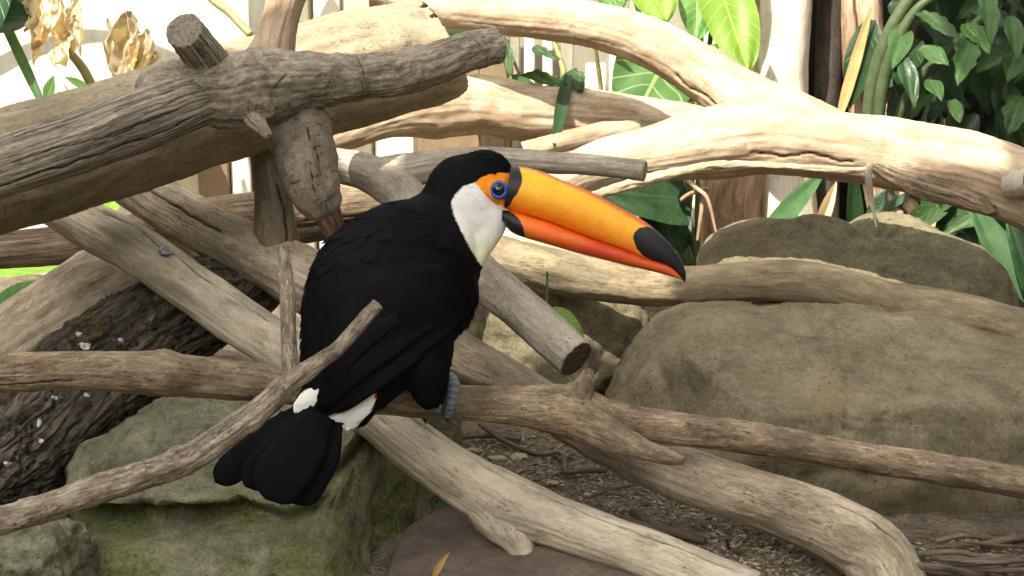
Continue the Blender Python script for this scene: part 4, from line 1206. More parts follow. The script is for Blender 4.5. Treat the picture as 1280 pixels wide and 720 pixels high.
M['litter'] = plain('olive_litter', (0.085, 0.07, 0.025), 0.8, 0.2, var=0.5, sc=90)
for i in range(14):
    x, y = 92 + 70 * random.random(), 398 + 26 * random.random()
    splat(K, ktree, x, y, 4 + 6 * random.random(), 3 + 3 * random.random(), 140 + i, 'litter_flake', M['litter'], 0.0015 + 0.0015 * random.random())

# ------------------------------------------------------------------ leaves and plants
def leaf_mat(name, c1, c2, vein, veinamt=0.6, trans=0.35, nlat=7, spots=0.15, rough=0.42):
    t = NT(name)
    l = t.attr('luv', True)
    sx = t.n('ShaderNodeSeparateXYZ')
    t.link(l, sx.inputs[0])
    u, v, r = sx.outputs
    g = t.obj()
    n = t.noise(g, 28, 4, 0.6)
    c = t.mix(t.mr(n, 0.35, 0.65, 0, 1), c1, c2)
    c = t.mix(1.0, c, t.mr(r, 0, 1, 0.7, 1.3), 'MULTIPLY')
    av = t.math('ABSOLUTE', v)
    ph = t.math('FRACT', t.math('MULTIPLY', t.math('SUBTRACT', u, t.math('MULTIPLY', av, 0.28)), float(nlat)))
    lat = t.mr(t.math('ABSOLUTE', t.math('SUBTRACT', ph, 0.5)), 0.02, 0.085, 1, 0)
    mid = t.mr(av, 0.02, 0.06, 1, 0)
    vm = t.math('MAXIMUM', t.math('MULTIPLY', lat, 0.75), mid)
    c = t.mix(t.math('MULTIPLY', vm, veinamt), c, vein)
    sp = t.noise(g, 170, 3, 0.6)
    c = t.mix(t.mr(sp, 0.62, 0.70, 0, spots), c, (0.30, 0.26, 0.10))
    t.fin(c, rough, t.bump(t.math('ADD', vm, t.math('MULTIPLY', sp, 0.4)), 0.35, 0.0015), 0.22)
    tr = t.n('ShaderNodeBsdfTranslucent')
    t.link(t.mix(1.0, c, (1.25, 1.25, 0.6), 'MULTIPLY'), tr.inputs['Color'])
    mx = t.n('ShaderNodeMixShader')
    mx.inputs[0].default_value = trans
    t.link(t.b.outputs[0], mx.inputs[1])
    t.link(tr.outputs[0], mx.inputs[2])
    t.link(mx.outputs[0], t.out.inputs[0])
    return t.m
M['leaf'] = leaf_mat('broad_green_leaf', (0.060, 0.150, 0.040), (0.095, 0.205, 0.055), (0.34, 0.42, 0.16), 0.75)
M['leaf_lime'] = leaf_mat('lime_leaf', (0.15, 0.28, 0.035), (0.20, 0.34, 0.05), (0.42, 0.46, 0.15), 0.6)
M['leaf_mid'] = leaf_mat('mid_green_leaf', (0.036, 0.085, 0.024), (0.062, 0.125, 0.042), (0.14, 0.21, 0.085), 0.35, spots=0.4)
M['leaf_dark'] = leaf_mat('dark_green_leaf', (0.010, 0.030, 0.010), (0.021, 0.052, 0.018), (0.04, 0.08, 0.03), 0.35, trans=0.10, nlat=9, rough=0.35)
M['strap'] = leaf_mat('strap_leaf', (0.05, 0.12, 0.045), (0.085, 0.17, 0.075), (0.12, 0.2, 0.09), 0.2, nlat=0.01)
M['dry'] = leaf_mat('dried_leaf', (0.52, 0.40, 0.27), (0.68, 0.58, 0.44), (0.45, 0.30, 0.18), 0.3, trans=0.3, spots=0.6, rough=0.7)
M['tanstrap'] = leaf_mat('dried_strap', (0.48, 0.31, 0.12), (0.60, 0.42, 0.20), (0.4, 0.25, 0.1), 0.2, trans=0.2, nlat=0.01, rough=0.7)

def leaf(name, base, tip, hw, mat, parent=None, shape='ovate', nh=None, fold=0.25, droop=0.0, wave=0.05, lobe=0.0, teeth=0, n=16, m=11, seed=0, curl=0.0, crumple=0.0):
    b, t_ = at(*base), at(*tip)
    ax = t_ - b
    L = np.linalg.norm(ax)
    t = ax / L
    nrm = np.array(nh if nh is not None else (-FWD * 0.8 + np.array([0, 0, 0.6])), float)
    nrm = nrm - t * (nrm @ t)
    nrm /= np.linalg.norm(nrm)
    s = np.cross(nrm, t)
    rg = np.random.RandomState(seed + 1)
    hwm = hw * base[2] / FPX
    u = np.linspace(0, 1, n)
    if shape == 'heart':
        w = np.clip(np.sin(np.pi * np.clip(0.30 + 0.70 * u, 0, 1)), 0, 1) ** 0.58
    elif shape == 'strap':
        w = np.minimum(1, np.sqrt(np.clip((1 - u) * 2.2, 0.0001, 1))) * (0.6 + 0.4 * sstep(0, 0.3, u))
    else:
        w = np.sin(np.pi * (0.04 + 0.96 * u) ** 0.8) ** 0.9 + 0.02
    if teeth:
        w = w * (0.72 + 0.28 * np.abs(np.sin(np.pi * teeth * u)))
    k = np.linspace(-1, 1, m)
    U, Kk = np.meshgrid(u, k, indexing='ij')
    X = U * L - lobe * L * np.abs(Kk) * (1 - U) ** 2
    Yv = w[:, None] * Kk * hwm
    ph = rg.rand() * 6
    Zv = fold * np.abs(Yv) - droop * L * U ** 2 + wave * hwm * np.sin(U * 9 + ph + Kk * 2) * np.abs(Kk) + wave * 0.6 * hwm * np.sin(Kk * 7 + ph + U * 5)
    if curl:
        a = curl * Kk * (0.5 + 0.5 * U)
        Yv = w[:, None] * hwm * np.sin(a) / max(1e-3, abs(curl)) * 1.0
        Zv = Zv + w[:, None] * hwm * (1 - np.cos(a)) / max(1e-3, abs(curl)) * np.sign(curl) * 2
    V = b + X[..., None] * t + Yv[..., None] * s + Zv[..., None] * nrm
    if crumple:
        q = V * 28 + seed * 5.1
        V = V + crumple * np.stack([fbm(q, 3), fbm(q + 31, 3), fbm(q + 67, 3)], -1)
    luv = np.stack([U, Kk, np.full_like(U, rg.rand())], -1).reshape(-1, 3)
    g = np.arange(n * m).reshape(n, m)
    F = np.stack([g[:-1, :-1], g[1:, :-1], g[1:, 1:], g[:-1, 1:]], -1).reshape(-1, 4)
    return new_obj(name, V.reshape(-1, 3), F.tolist(), mat, parent, attrs={'luv': luv})

M['stem'] = plain('green_stem', (0.055, 0.078, 0.032), 0.5, 0.4, var=0.3)
M['stem_yellow'] = plain('yellow_green_stem', (0.24, 0.22, 0.085), 0.5, 0.4, var=0.25)
M['stem_dark'] = plain('dark_green_stem', (0.045, 0.075, 0.025), 0.5, 0.4, var=0.3)
def stem(name, pts, mat, parent, seg=14, **kw):
    return limb(name, pts, mat, 5, parent, seg=seg, step=0.006, lump=0.04, fib=0, fine=0, caps=('round', 'round'), **kw)
def plant(name, px, d, label, group=None):
    x = at(px, 300, d)
    e = empty(name, (x[0], x[1], 0.0))
    return T(e, label, 'plant', group)

# broad heart leaved plant between the arched arm and the pale trunk
p1 = plant('broad_leaf_plant', 850, 2.66, 'plant with big heart-shaped pale-veined leaves under the arched arm')
HL = [((842, 60, 2.60), (788, 150, 2.52), 58, 'leaf', 0.20), ((898, -18, 2.62), (938, 82, 2.56), 36, 'leaf_lime', 0.15), ((872, -14, 2.66), (872, 48, 2.62), 24, 'leaf', 0.1), ((800, -34, 2.62), (835, 22, 2.58), 34, 'leaf_lime', 0.12), ((752, -26, 2.64), (775, 10, 2.6), 26, 'leaf', 0.1),
      ((846, 250, 2.50), (752, 232, 2.46), 42, 'leaf_dark', 0.12), ((808, 215, 2.55), (855, 312, 2.5), 36, 'leaf_dark', 0.1), ((880, -120, 2.7), (910, -20, 2.64), 50, 'leaf', 0.15), ((760, -120, 2.7), (720, -40, 2.64), 44, 'leaf', 0.15)]
for i, (b, t_, hw, mt, lb) in enumerate(HL):
    leaf('leaf', b, t_, hw, M[mt], p1, 'heart', fold=0.12, droop=0.10, lobe=lb, wave=0.06, seed=20 + i, n=20, m=17)
    stem('leaf_stem', [(850 + 3 * i, 330, 2.70, 4), ((850 + 3 * i + b[0]) / 2, (330 + b[1]) / 2 - 20, 2.70, 3.5), (b[0], b[1], b[2] + 0.004, 3)], M['stem'], p1)

# small plant with ragged leaves in front of the fence
p2 = plant('ragged_leaf_plant', 690, 2.62, 'plant with small ragged green leaves in front of the picket fence')
RL = [((705, 104, 2.52), (652, 92, 2.48), 13, 'leaf_mid'), ((707, 92, 2.52), (728, 112, 2.48), 17, 'leaf_mid'), ((628, 40, 2.55), (692, 46, 2.5), 9, 'leaf_mid'), ((690, 42, 2.55), (745, 52, 2.5), 10, 'leaf'), ((740, 45, 2.58), (782, 60, 2.54), 7, 'leaf_mid'),
      ((628, 48, 2.55), (640, 95, 2.52), 9, 'leaf_mid'), ((600, 20, 2.6), (548, 55, 2.56), 20, 'leaf_dark'), ((612, 22, 2.6), (582, 62, 2.56), 17, 'leaf'), ((590, 40, 2.62), (535, 70, 2.58), 18, 'leaf_dark'), ((545, 60, 2.5), (520, 66, 2.48), 8, 'leaf'), ((665, 60, 2.6), (700, 74, 2.58), 8, 'leaf_mid'), ((640, 96, 2.55), (668, 104, 2.52), 7, 'leaf_mid')]
for i, (b, t_, hw, mt) in enumerate(RL):
    leaf('leaf', b, t_, hw, M[mt], p2, 'ovate', fold=0.25, droop=0.06, wave=0.18, teeth=4 if mt == 'leaf_mid' else 0, n=24, m=9, seed=50 + i)
for pts in ([(690, 250, 2.64, 4), (700, 170, 2.6, 4), (706, 100, 2.53, 4), (690, 44, 2.56, 3), (668, -30, 2.6, 3)], [(640, 250, 2.64, 3), (634, 120, 2.6, 3), (628, 44, 2.56, 2.6), (606, 20, 2.6, 2.4)], [(760, 250, 2.66, 3), (752, 120, 2.62, 3), (742, 46, 2.58, 2.5)], [(660, 240, 2.66, 2), (655, 120, 2.64, 2), (640, 70, 2.62, 2)]):
    stem('stem', pts, M['stem_yellow'], p2)
leaf('hanging_leaf', (711, 92, 2.50), (692, 184, 2.42), 8, M['leaf_dark'], p2, 'strap', fold=0.3, seed=77)

# dense shrub with arching stalks at the right
p3 = plant('shady_shrub', 1180, 2.75, 'dense shady shrub with arching stalks and toothed leaves right of the trunks')
rg = np.random.RandomState(4)
for pts in ([(1082, 190, 2.70, 8), (1090, 110, 2.68, 9), (1108, 50, 2.66, 9), (1140, -5, 2.64, 8), (1190, -60, 2.62, 6)], [(1096, 190, 2.66, 7), (1102, 115, 2.64, 8), (1118, 60, 2.62, 8), (1146, 12, 2.60, 6), (1180, -10, 2.58, 4)], [(1112, 180, 2.7, 6), (1140, 110, 2.66, 7), (1185, 66, 2.62, 8), (1230, 20, 2.62, 6)], [(1180, 260, 2.8, 6), (1190, 150, 2.76, 6), (1210, 40, 2.72, 5), (1240, -80, 2.7, 5)], [(1240, 260, 2.8, 6), (1250, 150, 2.76, 6), (1262, 40, 2.72, 5), (1290, -80, 2.7, 5)]):
    stem('stalk', pts, M['stem'], p3, seg=16)
SL = [((1143, 14, 2.60), (1206, 45, 2.54), 13, 'leaf_mid', 5), ((1213, 45, 2.58), (1200, 100, 2.52), 17, 'leaf_mid', 4), ((1130, 32, 2.62), (1118, 80, 2.56), 15, 'leaf_mid', 0), ((1128, 72, 2.58), (1146, 130, 2.54), 12, 'leaf_dark', 0), ((1150, 26, 2.62), (1196, 56, 2.58), 12, 'leaf_dark', 0), ((1150, 60, 2.6), (1186, 78, 2.56), 14, 'leaf_mid', 0),
      ((1232, -10, 2.6), (1242, 50, 2.55), 14, 'leaf_mid', 3), ((1262, 20, 2.6), (1275, 70, 2.56), 12, 'leaf_mid', 0), ((1205, 30, 2.6), (1238, 62, 2.55), 15, 'leaf', 4), ((1252, 60, 2.6), (1222, 88, 2.56), 14, 'leaf_mid', 3), ((1160, 100, 2.6), (1178, 122, 2.56), 11, 'leaf_mid', 0), ((1270, 64, 2.62), (1262, 98, 2.58), 16, 'leaf_mid', 0), ((1276, 120, 2.6), (1262, 165, 2.55), 18, 'leaf_mid', 3), ((1190, 125, 2.6), (1200, 150, 2.56), 10, 'leaf_mid', 0)]
for i, (b, t_, hw, mt, te_) in enumerate(SL):
    leaf('leaf', b, t_, hw, M[mt], p3, 'ovate', fold=0.3, droop=0.12, wave=0.12, teeth=te_, n=20, m=9, seed=90 + i)
for i in range(230):
    px, py = rg.uniform(1085, 1420), rg.uniform(-230, 300)  # range reaches above the view; those leaves are added to shade the shrub
    if px < 1130 and py > 30:
        continue
    d = rg.uniform(2.66, 2.96)
    a = rg.uniform(0.2, 2.6)
    ln = rg.uniform(30, 115)
    leaf('leaf', (px, py, d), (px + ln * math.cos(a), py + ln * math.sin(a), d - rg.uniform(-0.02, 0.05)), rg.uniform(8, 22), M['leaf_dark' if rg.rand() < 0.88 else 'leaf_mid'], p3, 'ovate',
         nh=(rg.uniform(-0.7, 0.5), -rg.uniform(0.3, 1), rg.uniform(0.1, 0.9)), fold=0.3, droop=0.15, wave=0.14, teeth=rg.choice([0, 0, 4]), n=9, m=5, seed=200 + i)

# strap leaves around the boulders
sp_ = plant('strap_leaf_plant', 1262, 2.36, 'broad strap leaves rising behind the flat-topped boulder')
leaf('leaf', (1292, 400, 2.38), (1216, 250, 2.42), 23, M['strap'], sp_, 'strap', fold=0.35, droop=0.05, seed=5, n=22)
leaf('leaf', (1305, 400, 2.36), (1262, 270, 2.40), 18, M['leaf_dark'], sp_, 'strap', fold=0.35, droop=0.05, seed=6, n=22)
s2 = plant('strap_leaf_plant', 960, 2.66, 'slim green strap leaf poking out beneath the cream log')
leaf('leaf', (940, 320, 2.66), (1030, 214, 2.58), 15, M['strap'], s2, 'strap', fold=0.3, seed=7, n=20)
leaf('leaf', (1070, 330, 2.68), (1066, 205, 2.64), 11, M['leaf_dark'], s2, 'strap', fold=0.3, seed=8, n=20)
s3 = plant('seedling', 700, 2.16, 'tiny seedling with one green leaf beside the sawn grey-white branch')
leaf('leaf', (690, 386, 2.11), (731, 422, 2.08), 12, M['leaf_lime'], s3, 'ovate', fold=0.3, droop=0.1, seed=9)
stem('stem', [(684, 420, 2.14, 2), (684, 390, 2.12, 2), (684, 340, 2.12, 1.6)], M['stem_dark'], s3)
stem('stem', [(684, 388, 2.12, 3.5), (692, 387, 2.11, 2)], M['stem_dark'], s3)
s4 = plant('low_leaf', 60, 2.5, 'bright green leaves low behind the left logs')
leaf('leaf', (-60, 340, 2.52), (170, 318, 2.46), 18, M['leaf_lime'], s4, 'strap', fold=0.2, seed=12, n=22)
leaf('leaf', (90, 300, 2.54), (168, 232, 2.48), 26, M['leaf_lime'], s4, 'ovate', fold=0.2, seed=13, n=18)
leaf('leaf', (-20, 420, 2.6), (60, 350, 2.56), 30, M['leaf_mid'], s4, 'ovate', fold=0.2, seed=14, n=18)

# left: stalk, small leaf and shrivelled leaves against the white wall
s5 = plant('green_stalk', 20, 2.78, 'green strap stalk slanting across the white wall at the left')
leaf('stalk_blade', (62, 150, 2.72), (-40, -70, 2.78), 6.5, M['strap'], s5, 'strap', fold=0.5, seed=15, n=24)
leaf('leaf', (58, 128, 2.72), (68, 94, 2.70), 9, M['leaf'], s5, 'ovate', seed=16)
leaf('leaf', (112, 112, 2.74), (80, 96, 2.72), 6, M['leaf'], s5, 'ovate', seed=17)
leaf('leaf', (40, 20, 2.74), (-60, 30, 2.70), 30, M['leaf_dark'], s5, 'ovate', seed=18)
leaf('leaf', (0, -60, 2.70), (-40, 90, 2.66), 34, M['leaf_dark'], s5, 'ovate', seed=19)
s6 = plant('shrivelled_leaf', 75, 2.78, 'crumpled dry tan leaf on a yellow stem before the white wall')
for i, (b, t_, hw, cu) in enumerate([((52, -40, 2.77), (44, 62, 2.72), 24, 1.3), ((70, -30, 2.76), (60, 40, 2.70), 17, -1.5), ((92, -20, 2.75), (96, 66, 2.71), 18, 1.5), ((86, 66, 2.78), (72, 2, 2.73), 24, 1.3), ((80, 44, 2.75), (70, 84, 2.72), 17, -1.2), ((58, 30, 2.75), (43, 84, 2.73), 12, 1.6), ((88, 62, 2.77), (92, 20, 2.72), 16, 1.2), ((40, -10, 2.77), (33, 40, 2.75), 14, 1.0)]):
    leaf('leaf_fold', b, t_, hw, M['dry'], s6, 'ovate', curl=cu * 0.8, wave=0.25, teeth=2, seed=300 + i, n=34, m=21, crumple=0.010)
stem('stem', [(120, 120, 2.80, 6), (105, 88, 2.79, 6), (86, 64, 2.78, 5)], M['stem_yellow'], s6)
stem('stem', [(40, 20, 2.79, 6), (20, -10, 2.79, 6), (0, -50, 2.79, 6)], M['stem_yellow'], s6)
s7 = plant('shrivelled_leaf', 165, 2.80, 'pale dry folded leaf lying on top of the smooth log')
for i, (b, t_, hw, cu) in enumerate([((156, 110, 2.78), (164, 10, 2.76), 30, 0.9), ((146, 108, 2.78), (136, 26, 2.77), 14, -1.2), ((174, 106, 2.76), (186, 34, 2.73), 24, 1.1), ((186, 100, 2.75), (196, 62, 2.73), 14, -1.0), ((160, 100, 2.75), (172, 44, 2.72), 14, 1.4)]):
    leaf('leaf_fold', b, t_, hw, M['dry'], s7, 'ovate', curl=cu * 0.7, wave=0.25, teeth=2, seed=320 + i, n=34, m=21, crumple=0.009)
stem('stem', [(165, 170, 2.80, 5), (160, 120, 2.80, 5), (158, 90, 2.78, 4)], M['stem_yellow'], s7)
s8 = plant('overhanging_plant', 200, 2.7, 'plant whose leaves hang above the white wall')
for i, (b, t_, hw) in enumerate([((120, -190, 2.66), (180, -70, 2.62), 46), ((200, -160, 2.7), (236, -60, 2.64), 40), ((60, -170, 2.7), (30, -50, 2.66), 44), ((300, -150, 2.7), (330, -40, 2.66), 36), ((-20, -120, 2.7), (-70, 0, 2.66), 46), ((470, -150, 2.6), (520, -50, 2.55), 34), ((560, -140, 2.55), (600, -50, 2.5), 30)]):
    leaf('leaf', b, t_, hw, M['leaf'], s8, 'heart', lobe=0.15, droop=0.1, seed=340 + i)
stem('stem', [(-120, 330, 2.92, 6), (-110, 100, 2.92, 6), (-40, -170, 2.72, 5), (120, -190, 2.66, 4), (300, -150, 2.7, 3), (470, -150, 2.6, 3), (560, -140, 2.55, 3)], M['stem'], s8)
stem('stem', [(200, -160, 2.72, 5), (240, -40, 2.71, 5), (262, -4, 2.70, 5), (285, 14, 2.69, 5.5), (312, 42, 2.67, 5)], M['stem_yellow'], s8)

# trunks in the background
M['palebark'] = wood('sunny_pale_bark', (0.42, 0.34, 0.25), (0.60, 0.53, 0.42), (0.70, 0.64, 0.54), fibre=0.15, fleck=0.4, ringcrack=0.3, grain=(14, 60))
M['husk'] = wood('brown_sheathed_stem', (0.20, 0.115, 0.07), (0.36, 0.23, 0.15), (0.48, 0.35, 0.25), fibre=0.35, fleck=0.5, ringcrack=0.4, grain=(8, 90))
M['blackbark'] = wood('blackish_bark', (0.02, 0.015, 0.012), (0.04, 0.03, 0.024), (0.08, 0.065, 0.05), fibre=0.3, fleck=0.4, ringcrack=0.8, grain=(30, 60))
limb('plant_trunk', [(985, 350, 2.84, 44), (978, 220, 2.82, 38), (975, 110, 2.80, 34), (982, 20, 2.79, 33), (990, -120, 2.78, 32)], M['palebark'], 101, seg=48, step=0.008, lump=0.05, lumpf=8, label='pale sunlit trunk behind the fork of the cream log', cat='trunk')
limb('plant_trunk', [(1030, 350, 2.90, 18), (1034, 130, 2.88, 17), (1038, 20, 2.87, 17), (1042, -120, 2.86, 17)], M['blackbark'], 102, seg=40, step=0.008, lump=0.05, lumpf=10, label='thin blackish trunk between the pale trunk and the brown trunk', cat='trunk')
limb('plant_trunk', [(1150, 350, 2.86, 50), (1130, 260, 2.86, 44), (1095, 140, 2.86, 32), (1078, 50, 2.86, 27), (1074, -120, 2.86, 26)], M['husk'], 103, seg=56, step=0.008, lump=0.06, lumpf=9, fib=0.03, cracks=((0.1, 0.9, 20, 30, 0.004, 0.006),), label='brown sheathed trunk beside the arching green stalks', cat='trunk')
limb('plant_trunk', [(905, 330, 2.80, 30), (912, 250, 2.78, 38), (926, 190, 2.78, 34), (938, 110, 2.80, 22), (945, 20, 2.82, 16), (950, -100, 2.82, 14)], M['husk'], 104, seg=48, step=0.008, lump=0.10, lumpf=10, fib=0.04, label='brown husk-covered stem base beneath the cream log', cat='trunk')
s9 = plant('dried_strap', 1070, 2.78, 'dry tan strap leaf standing against the brown trunk')
leaf('blade', (1048, 150, 2.80), (1089, 10, 2.78), 7, M['tanstrap'], s9, 'strap', droop=-0.08, seed=31, n=22)
leaf('blade', (1158, 300, 2.74), (1168, 236, 2.74), 8, M['tanstrap'], s9, 'strap', seed=32, n=16)
leaf('blade', (1020, 300, 2.72), (1046, 226, 2.70), 13, M['dry'], s9, 'ovate', seed=33, curl=1.2)
s10 = plant('dry_stems', 860, 2.6, 'tangle of thin dry stems hanging below the cream log')
for pts in ([(850, 218, 2.5, 3), (872, 236, 2.48, 3), (885, 250, 2.47, 2.4), (895, 290, 2.46, 1.5)], [(830, 270, 2.55, 2.5), (860, 244, 2.5, 3), (884, 236, 2.48, 2.4)], [(876, 214, 2.5, 3), (878, 250, 2.5, 3), (872, 300, 2.5, 2)], [(838, 250, 2.56, 6), (850, 300, 2.56, 7)], [(826, 278, 2.58, 2), (858, 300, 2.55, 2)]):
    stem('dry_stem', pts, M['husk'], s10, seg=12)

# ------------------------------------------------------------------ fence and wall at the back
def wall_mat(name, c, dirt, sc=1.0):
    t = NT(name)
    g = t.obj()
    a = t.noise(g, 4 * sc, 5, 0.6)
    b = t.noise(t.map(g, (60, 60, 14)), 1.0, 4, 0.6)
    col = t.mix(t.mr(a, 0.4, 0.7, 0, 0.6), c, dirt)
    col = t.mix(1.0, col, t.mr(b, 0.3, 0.7, 0.85, 1.1), 'MULTIPLY')
    f = t.noise(g, 90, 4, 0.7)
    return t.fin(col, 0.85, t.bump(t.math('ADD', f, b), 0.35, 0.003), 0.2)
M['whitewall'] = wall_mat('whitewashed_wall', (0.72, 0.70, 0.62), (0.60, 0.56, 0.46))
M['cream'] = wall_mat('cream_board', (0.62, 0.55, 0.38), (0.48, 0.42, 0.28))
M['whiteboard'] = wall_mat('white_board', (0.74, 0.70, 0.60), (0.6, 0.55, 0.44))
M['greyboard'] = wall_mat('grey_board', (0.34, 0.31, 0.24), (0.25, 0.23, 0.17))
M['brownboard'] = wall_mat('brown_board', (0.25, 0.18, 0.11), (0.17, 0.12, 0.07))
M['shadeboard'] = wall_mat('shade_painted_board', (0.028, 0.025, 0.02), (0.02, 0.017, 0.014))  # near black, stands in for the deep shade behind the shrub

def box(name, x0, x1, y0, y1, z0, z1, mat, parent=None, bev=0.003):
    bm = bmesh.new()
    bmesh.ops.create_cube(bm, size=1.0)
    for v in bm.verts:
        v.co = Vector((x0 + (v.co.x + 0.5) * (x1 - x0), y0 + (v.co.y + 0.5) * (y1 - y0), z0 + (v.co.z + 0.5) * (z1 - z0)))
    if bev:
        bmesh.ops.bevel(bm, geom=list(bm.edges), offset=bev, segments=2, affect='EDGES')
    V = [v.co[:] for v in bm.verts]
    bm.verts.index_update()
    F = [[v.index for v in f.verts] for f in bm.faces]
    bm.free()
    return new_obj(name, V, F, mat, parent, smooth=False)
PX = lambda p: (p - 640) * 0.001423
T(box('white_wall', -2.38, PX(330), 2.98, 3.06, -0.05, 1.3, M['whitewall']), 'whitewashed wall in bright sun behind the left logs', 'wall')
T(box('rear_wall', PX(331), 2.38, 3.16, 3.24, -0.05, 1.3, M['greyboard']), 'dull grey wall behind the picket fence', 'wall')
fence = empty('picket_fence', (PX(560), 2.95, 0.0))
T(fence, 'fence of uneven white, cream and brown boards behind the logs', 'fence')
B_ = [(206, 248, 'cream', 0), (250, 287, 'brownboard', 0.01), (289, 312, 'whiteboard', 0), (318, 352, 'whiteboard', 0.008), (356, 392, 'greyboard', 0), (398, 430, 'whiteboard', 0.01), (433, 466, 'cream', 0), (470, 518, 'whiteboard', 0.006), (521, 600, 'brownboard', 0.0), (602, 632, 'brownboard', 0.012),
      (636, 650, 'greyboard', 0), (655, 668, 'whiteboard', 0.004), (678, 690, 'whiteboard', 0), (700, 716, 'greyboard', 0), (731, 756, 'whiteboard', 0.004), (760, 778, 'whiteboard', 0.01), (784, 822, 'cream', 0), (828, 860, 'greyboard', 0), (866, 900, 'whiteboard', 0), (905, 940, 'cream', 0.01), (944, 985, 'greyboard', 0)]
for i, (a, b, mt, dy) in enumerate(B_):
    tp = 0.62 + 0.2 * random.random() if a > 300 else 0.30
    if (a, b) == (731, 756):
        tp = 0.385
    box('board', PX(a), PX(b), 2.930 - dy, 2.952 - dy, 0.0, tp, M[mt], fence, 0.002)
box('rail', PX(200), PX(990), 2.953, 2.978, 0.14, 0.20, M['brownboard'], fence, 0.002)
dk = empty('shade_backing', (1.2, 3.1, 0))
T(dk, 'boards behind the shrub, coloured near black in place of deep shade', 'fence')
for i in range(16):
    box('board', 0.50 + i * 0.105, 0.50 + i * 0.105 + 0.10, 3.06 + 0.004 * (i % 2), 3.085 + 0.004 * (i % 2), 0.0, 1.25 + 0.01 * (i % 3), M['shadeboard'], dk, 0.002)

# ------------------------------------------------------------------ ground litter
def ground_pt(px, py, h=0.0):
    v = (H / 2 - py) / FPX
    d = (CAM[2] - h) / (math.sin(PITCH) - math.cos(PITCH) * v)
    return at(px, py, d), d
def gravel(name, polys, n, smin, smax, mat, seed):
    rg = np.random.RandomState(seed)
    oct_ = np.array([(1, 0, 0), (0.3, 1, 0), (-1, 0.2, 0), (-0.2, -1, 0), (0.1, 0, 0.7), (0, 0, -0.6), (0.6, 0.6, 0.35), (-0.6, -0.5, 0.3)], float)
    fo = [(0, 6, 4), (6, 1, 4), (1, 2, 4), (2, 7, 4), (7, 3, 4), (3, 0, 4), (1, 6, 0), (3, 7, 2), (1, 0, 5), (2, 1, 5), (3, 2, 5), (0, 3, 5)]
    V, F, R_ = [], [], []
    allp = np.array(polys)
    cnt = 0
    while cnt < n:
        px = rg.uniform(allp[:, 0].min(), allp[:, 0].max())
        py = rg.uniform(allp[:, 1].min(), allp[:, 1].max())
        if sd_poly(np.array([px]), np.array([py]), allp)[0] > 0:
            continue
        p, d = ground_pt(px, py)
        s = smin + (smax - smin) * rg.rand() ** 3
        a = rg.rand() * 6.28
        q = oct_ * (1 + 0.3 * rg.randn(8, 3)) * s * np.array([1.3, 0.8, 0.6])
        q = np.stack([q[:, 0] * math.cos(a) - q[:, 1] * math.sin(a), q[:, 0] * math.sin(a) + q[:, 1] * math.cos(a), q[:, 2]], 1)
        q[:, 2] += q[:, 0] * rg.randn() * 0.3
        z = float(ground_z(np.array([p[0]]), np.array([p[1]]))[0])
        V.append(q + np.array([p[0], p[1], z + s * 0.3]))
        F += [tuple(np.array(f) + 8 * cnt) for f in fo]
        R_.append(np.full(8, rg.rand()))
        cnt += 1
    o = new_obj(name, np.vstack(V), F, mat, attrs={'rnd': np.concatenate(R_)}, smooth=False)
    return struct(o, 'stuff')
def chip_mat():
    t = NT('wood_chips_and_grit')
    c = t.ramp(t.attr('rnd'), [(0.0, (0.065, 0.052, 0.037)), (0.4, (0.15, 0.12, 0.082)), (0.75, (0.24, 0.20, 0.14)), (1.0, (0.38, 0.34, 0.25))])
    n = t.noise(t.obj(), 300, 3, 0.6)
    c = t.mix(1.0, c, t.mr(n, 0.3, 0.7, 0.7, 1.3), 'MULTIPLY')
    return t.fin(c, 0.9, None, 0.2)
M['chips'] = chip_mat()
T(gravel('gravel', [(560, 535), (720, 535), (900, 640), (1000, 690), (900, 720), (560, 620)], 6500, 0.0008, 0.0040, M['chips'], 1), 'loose grit and wood chips on the ground between the rocks', 'gravel')
T(gravel('wood_litter', [(880, 660), (1010, 690), (1300, 675), (1300, 740), (880, 740)], 2600, 0.0008, 0.0042, M['chips'], 2), 'loose grit and litter at the foot of the largest boulder', 'litter')
M['palechip'] = plain('pale_stone_chip', (0.33, 0.29, 0.20), 0.8, 0.2, var=0.25)
CH = [(622, 577, 10), (650, 575, 11), (566, 560, 8), (716, 596, 7), (690, 606, 7), (760, 582, 7), (803, 659, 5), (1204, 683, 7), (1232, 716, 7), (590, 565, 7), (640, 612, 6), (735, 620, 5)]
for i, (px, py, s) in enumerate(CH):
    p, d = ground_pt(px, py)
    r_ = s * d / FPX
    bm = bmesh.new()
    bmesh.ops.create_icosphere(bm, subdivisions=2, radius=1)
    V = np.array([v.co[:] for v in bm.verts])
    F = [[v.index for v in f.verts] for f in bm.faces]
    bm.free()
    V = V * (1 + 0.35 * pn(V * 1.3 + i * 3))[:, None] * np.array([1.2, 0.8, 0.45]) * r_
    o = new_obj('stone_chip', V + p + np.array([0, 0, r_ * 0.35]), F, M['palechip'], smooth=False)
    T(o, 'small pale stone chip lying on the grit', 'stone', 'pale chips scattered on the ground')
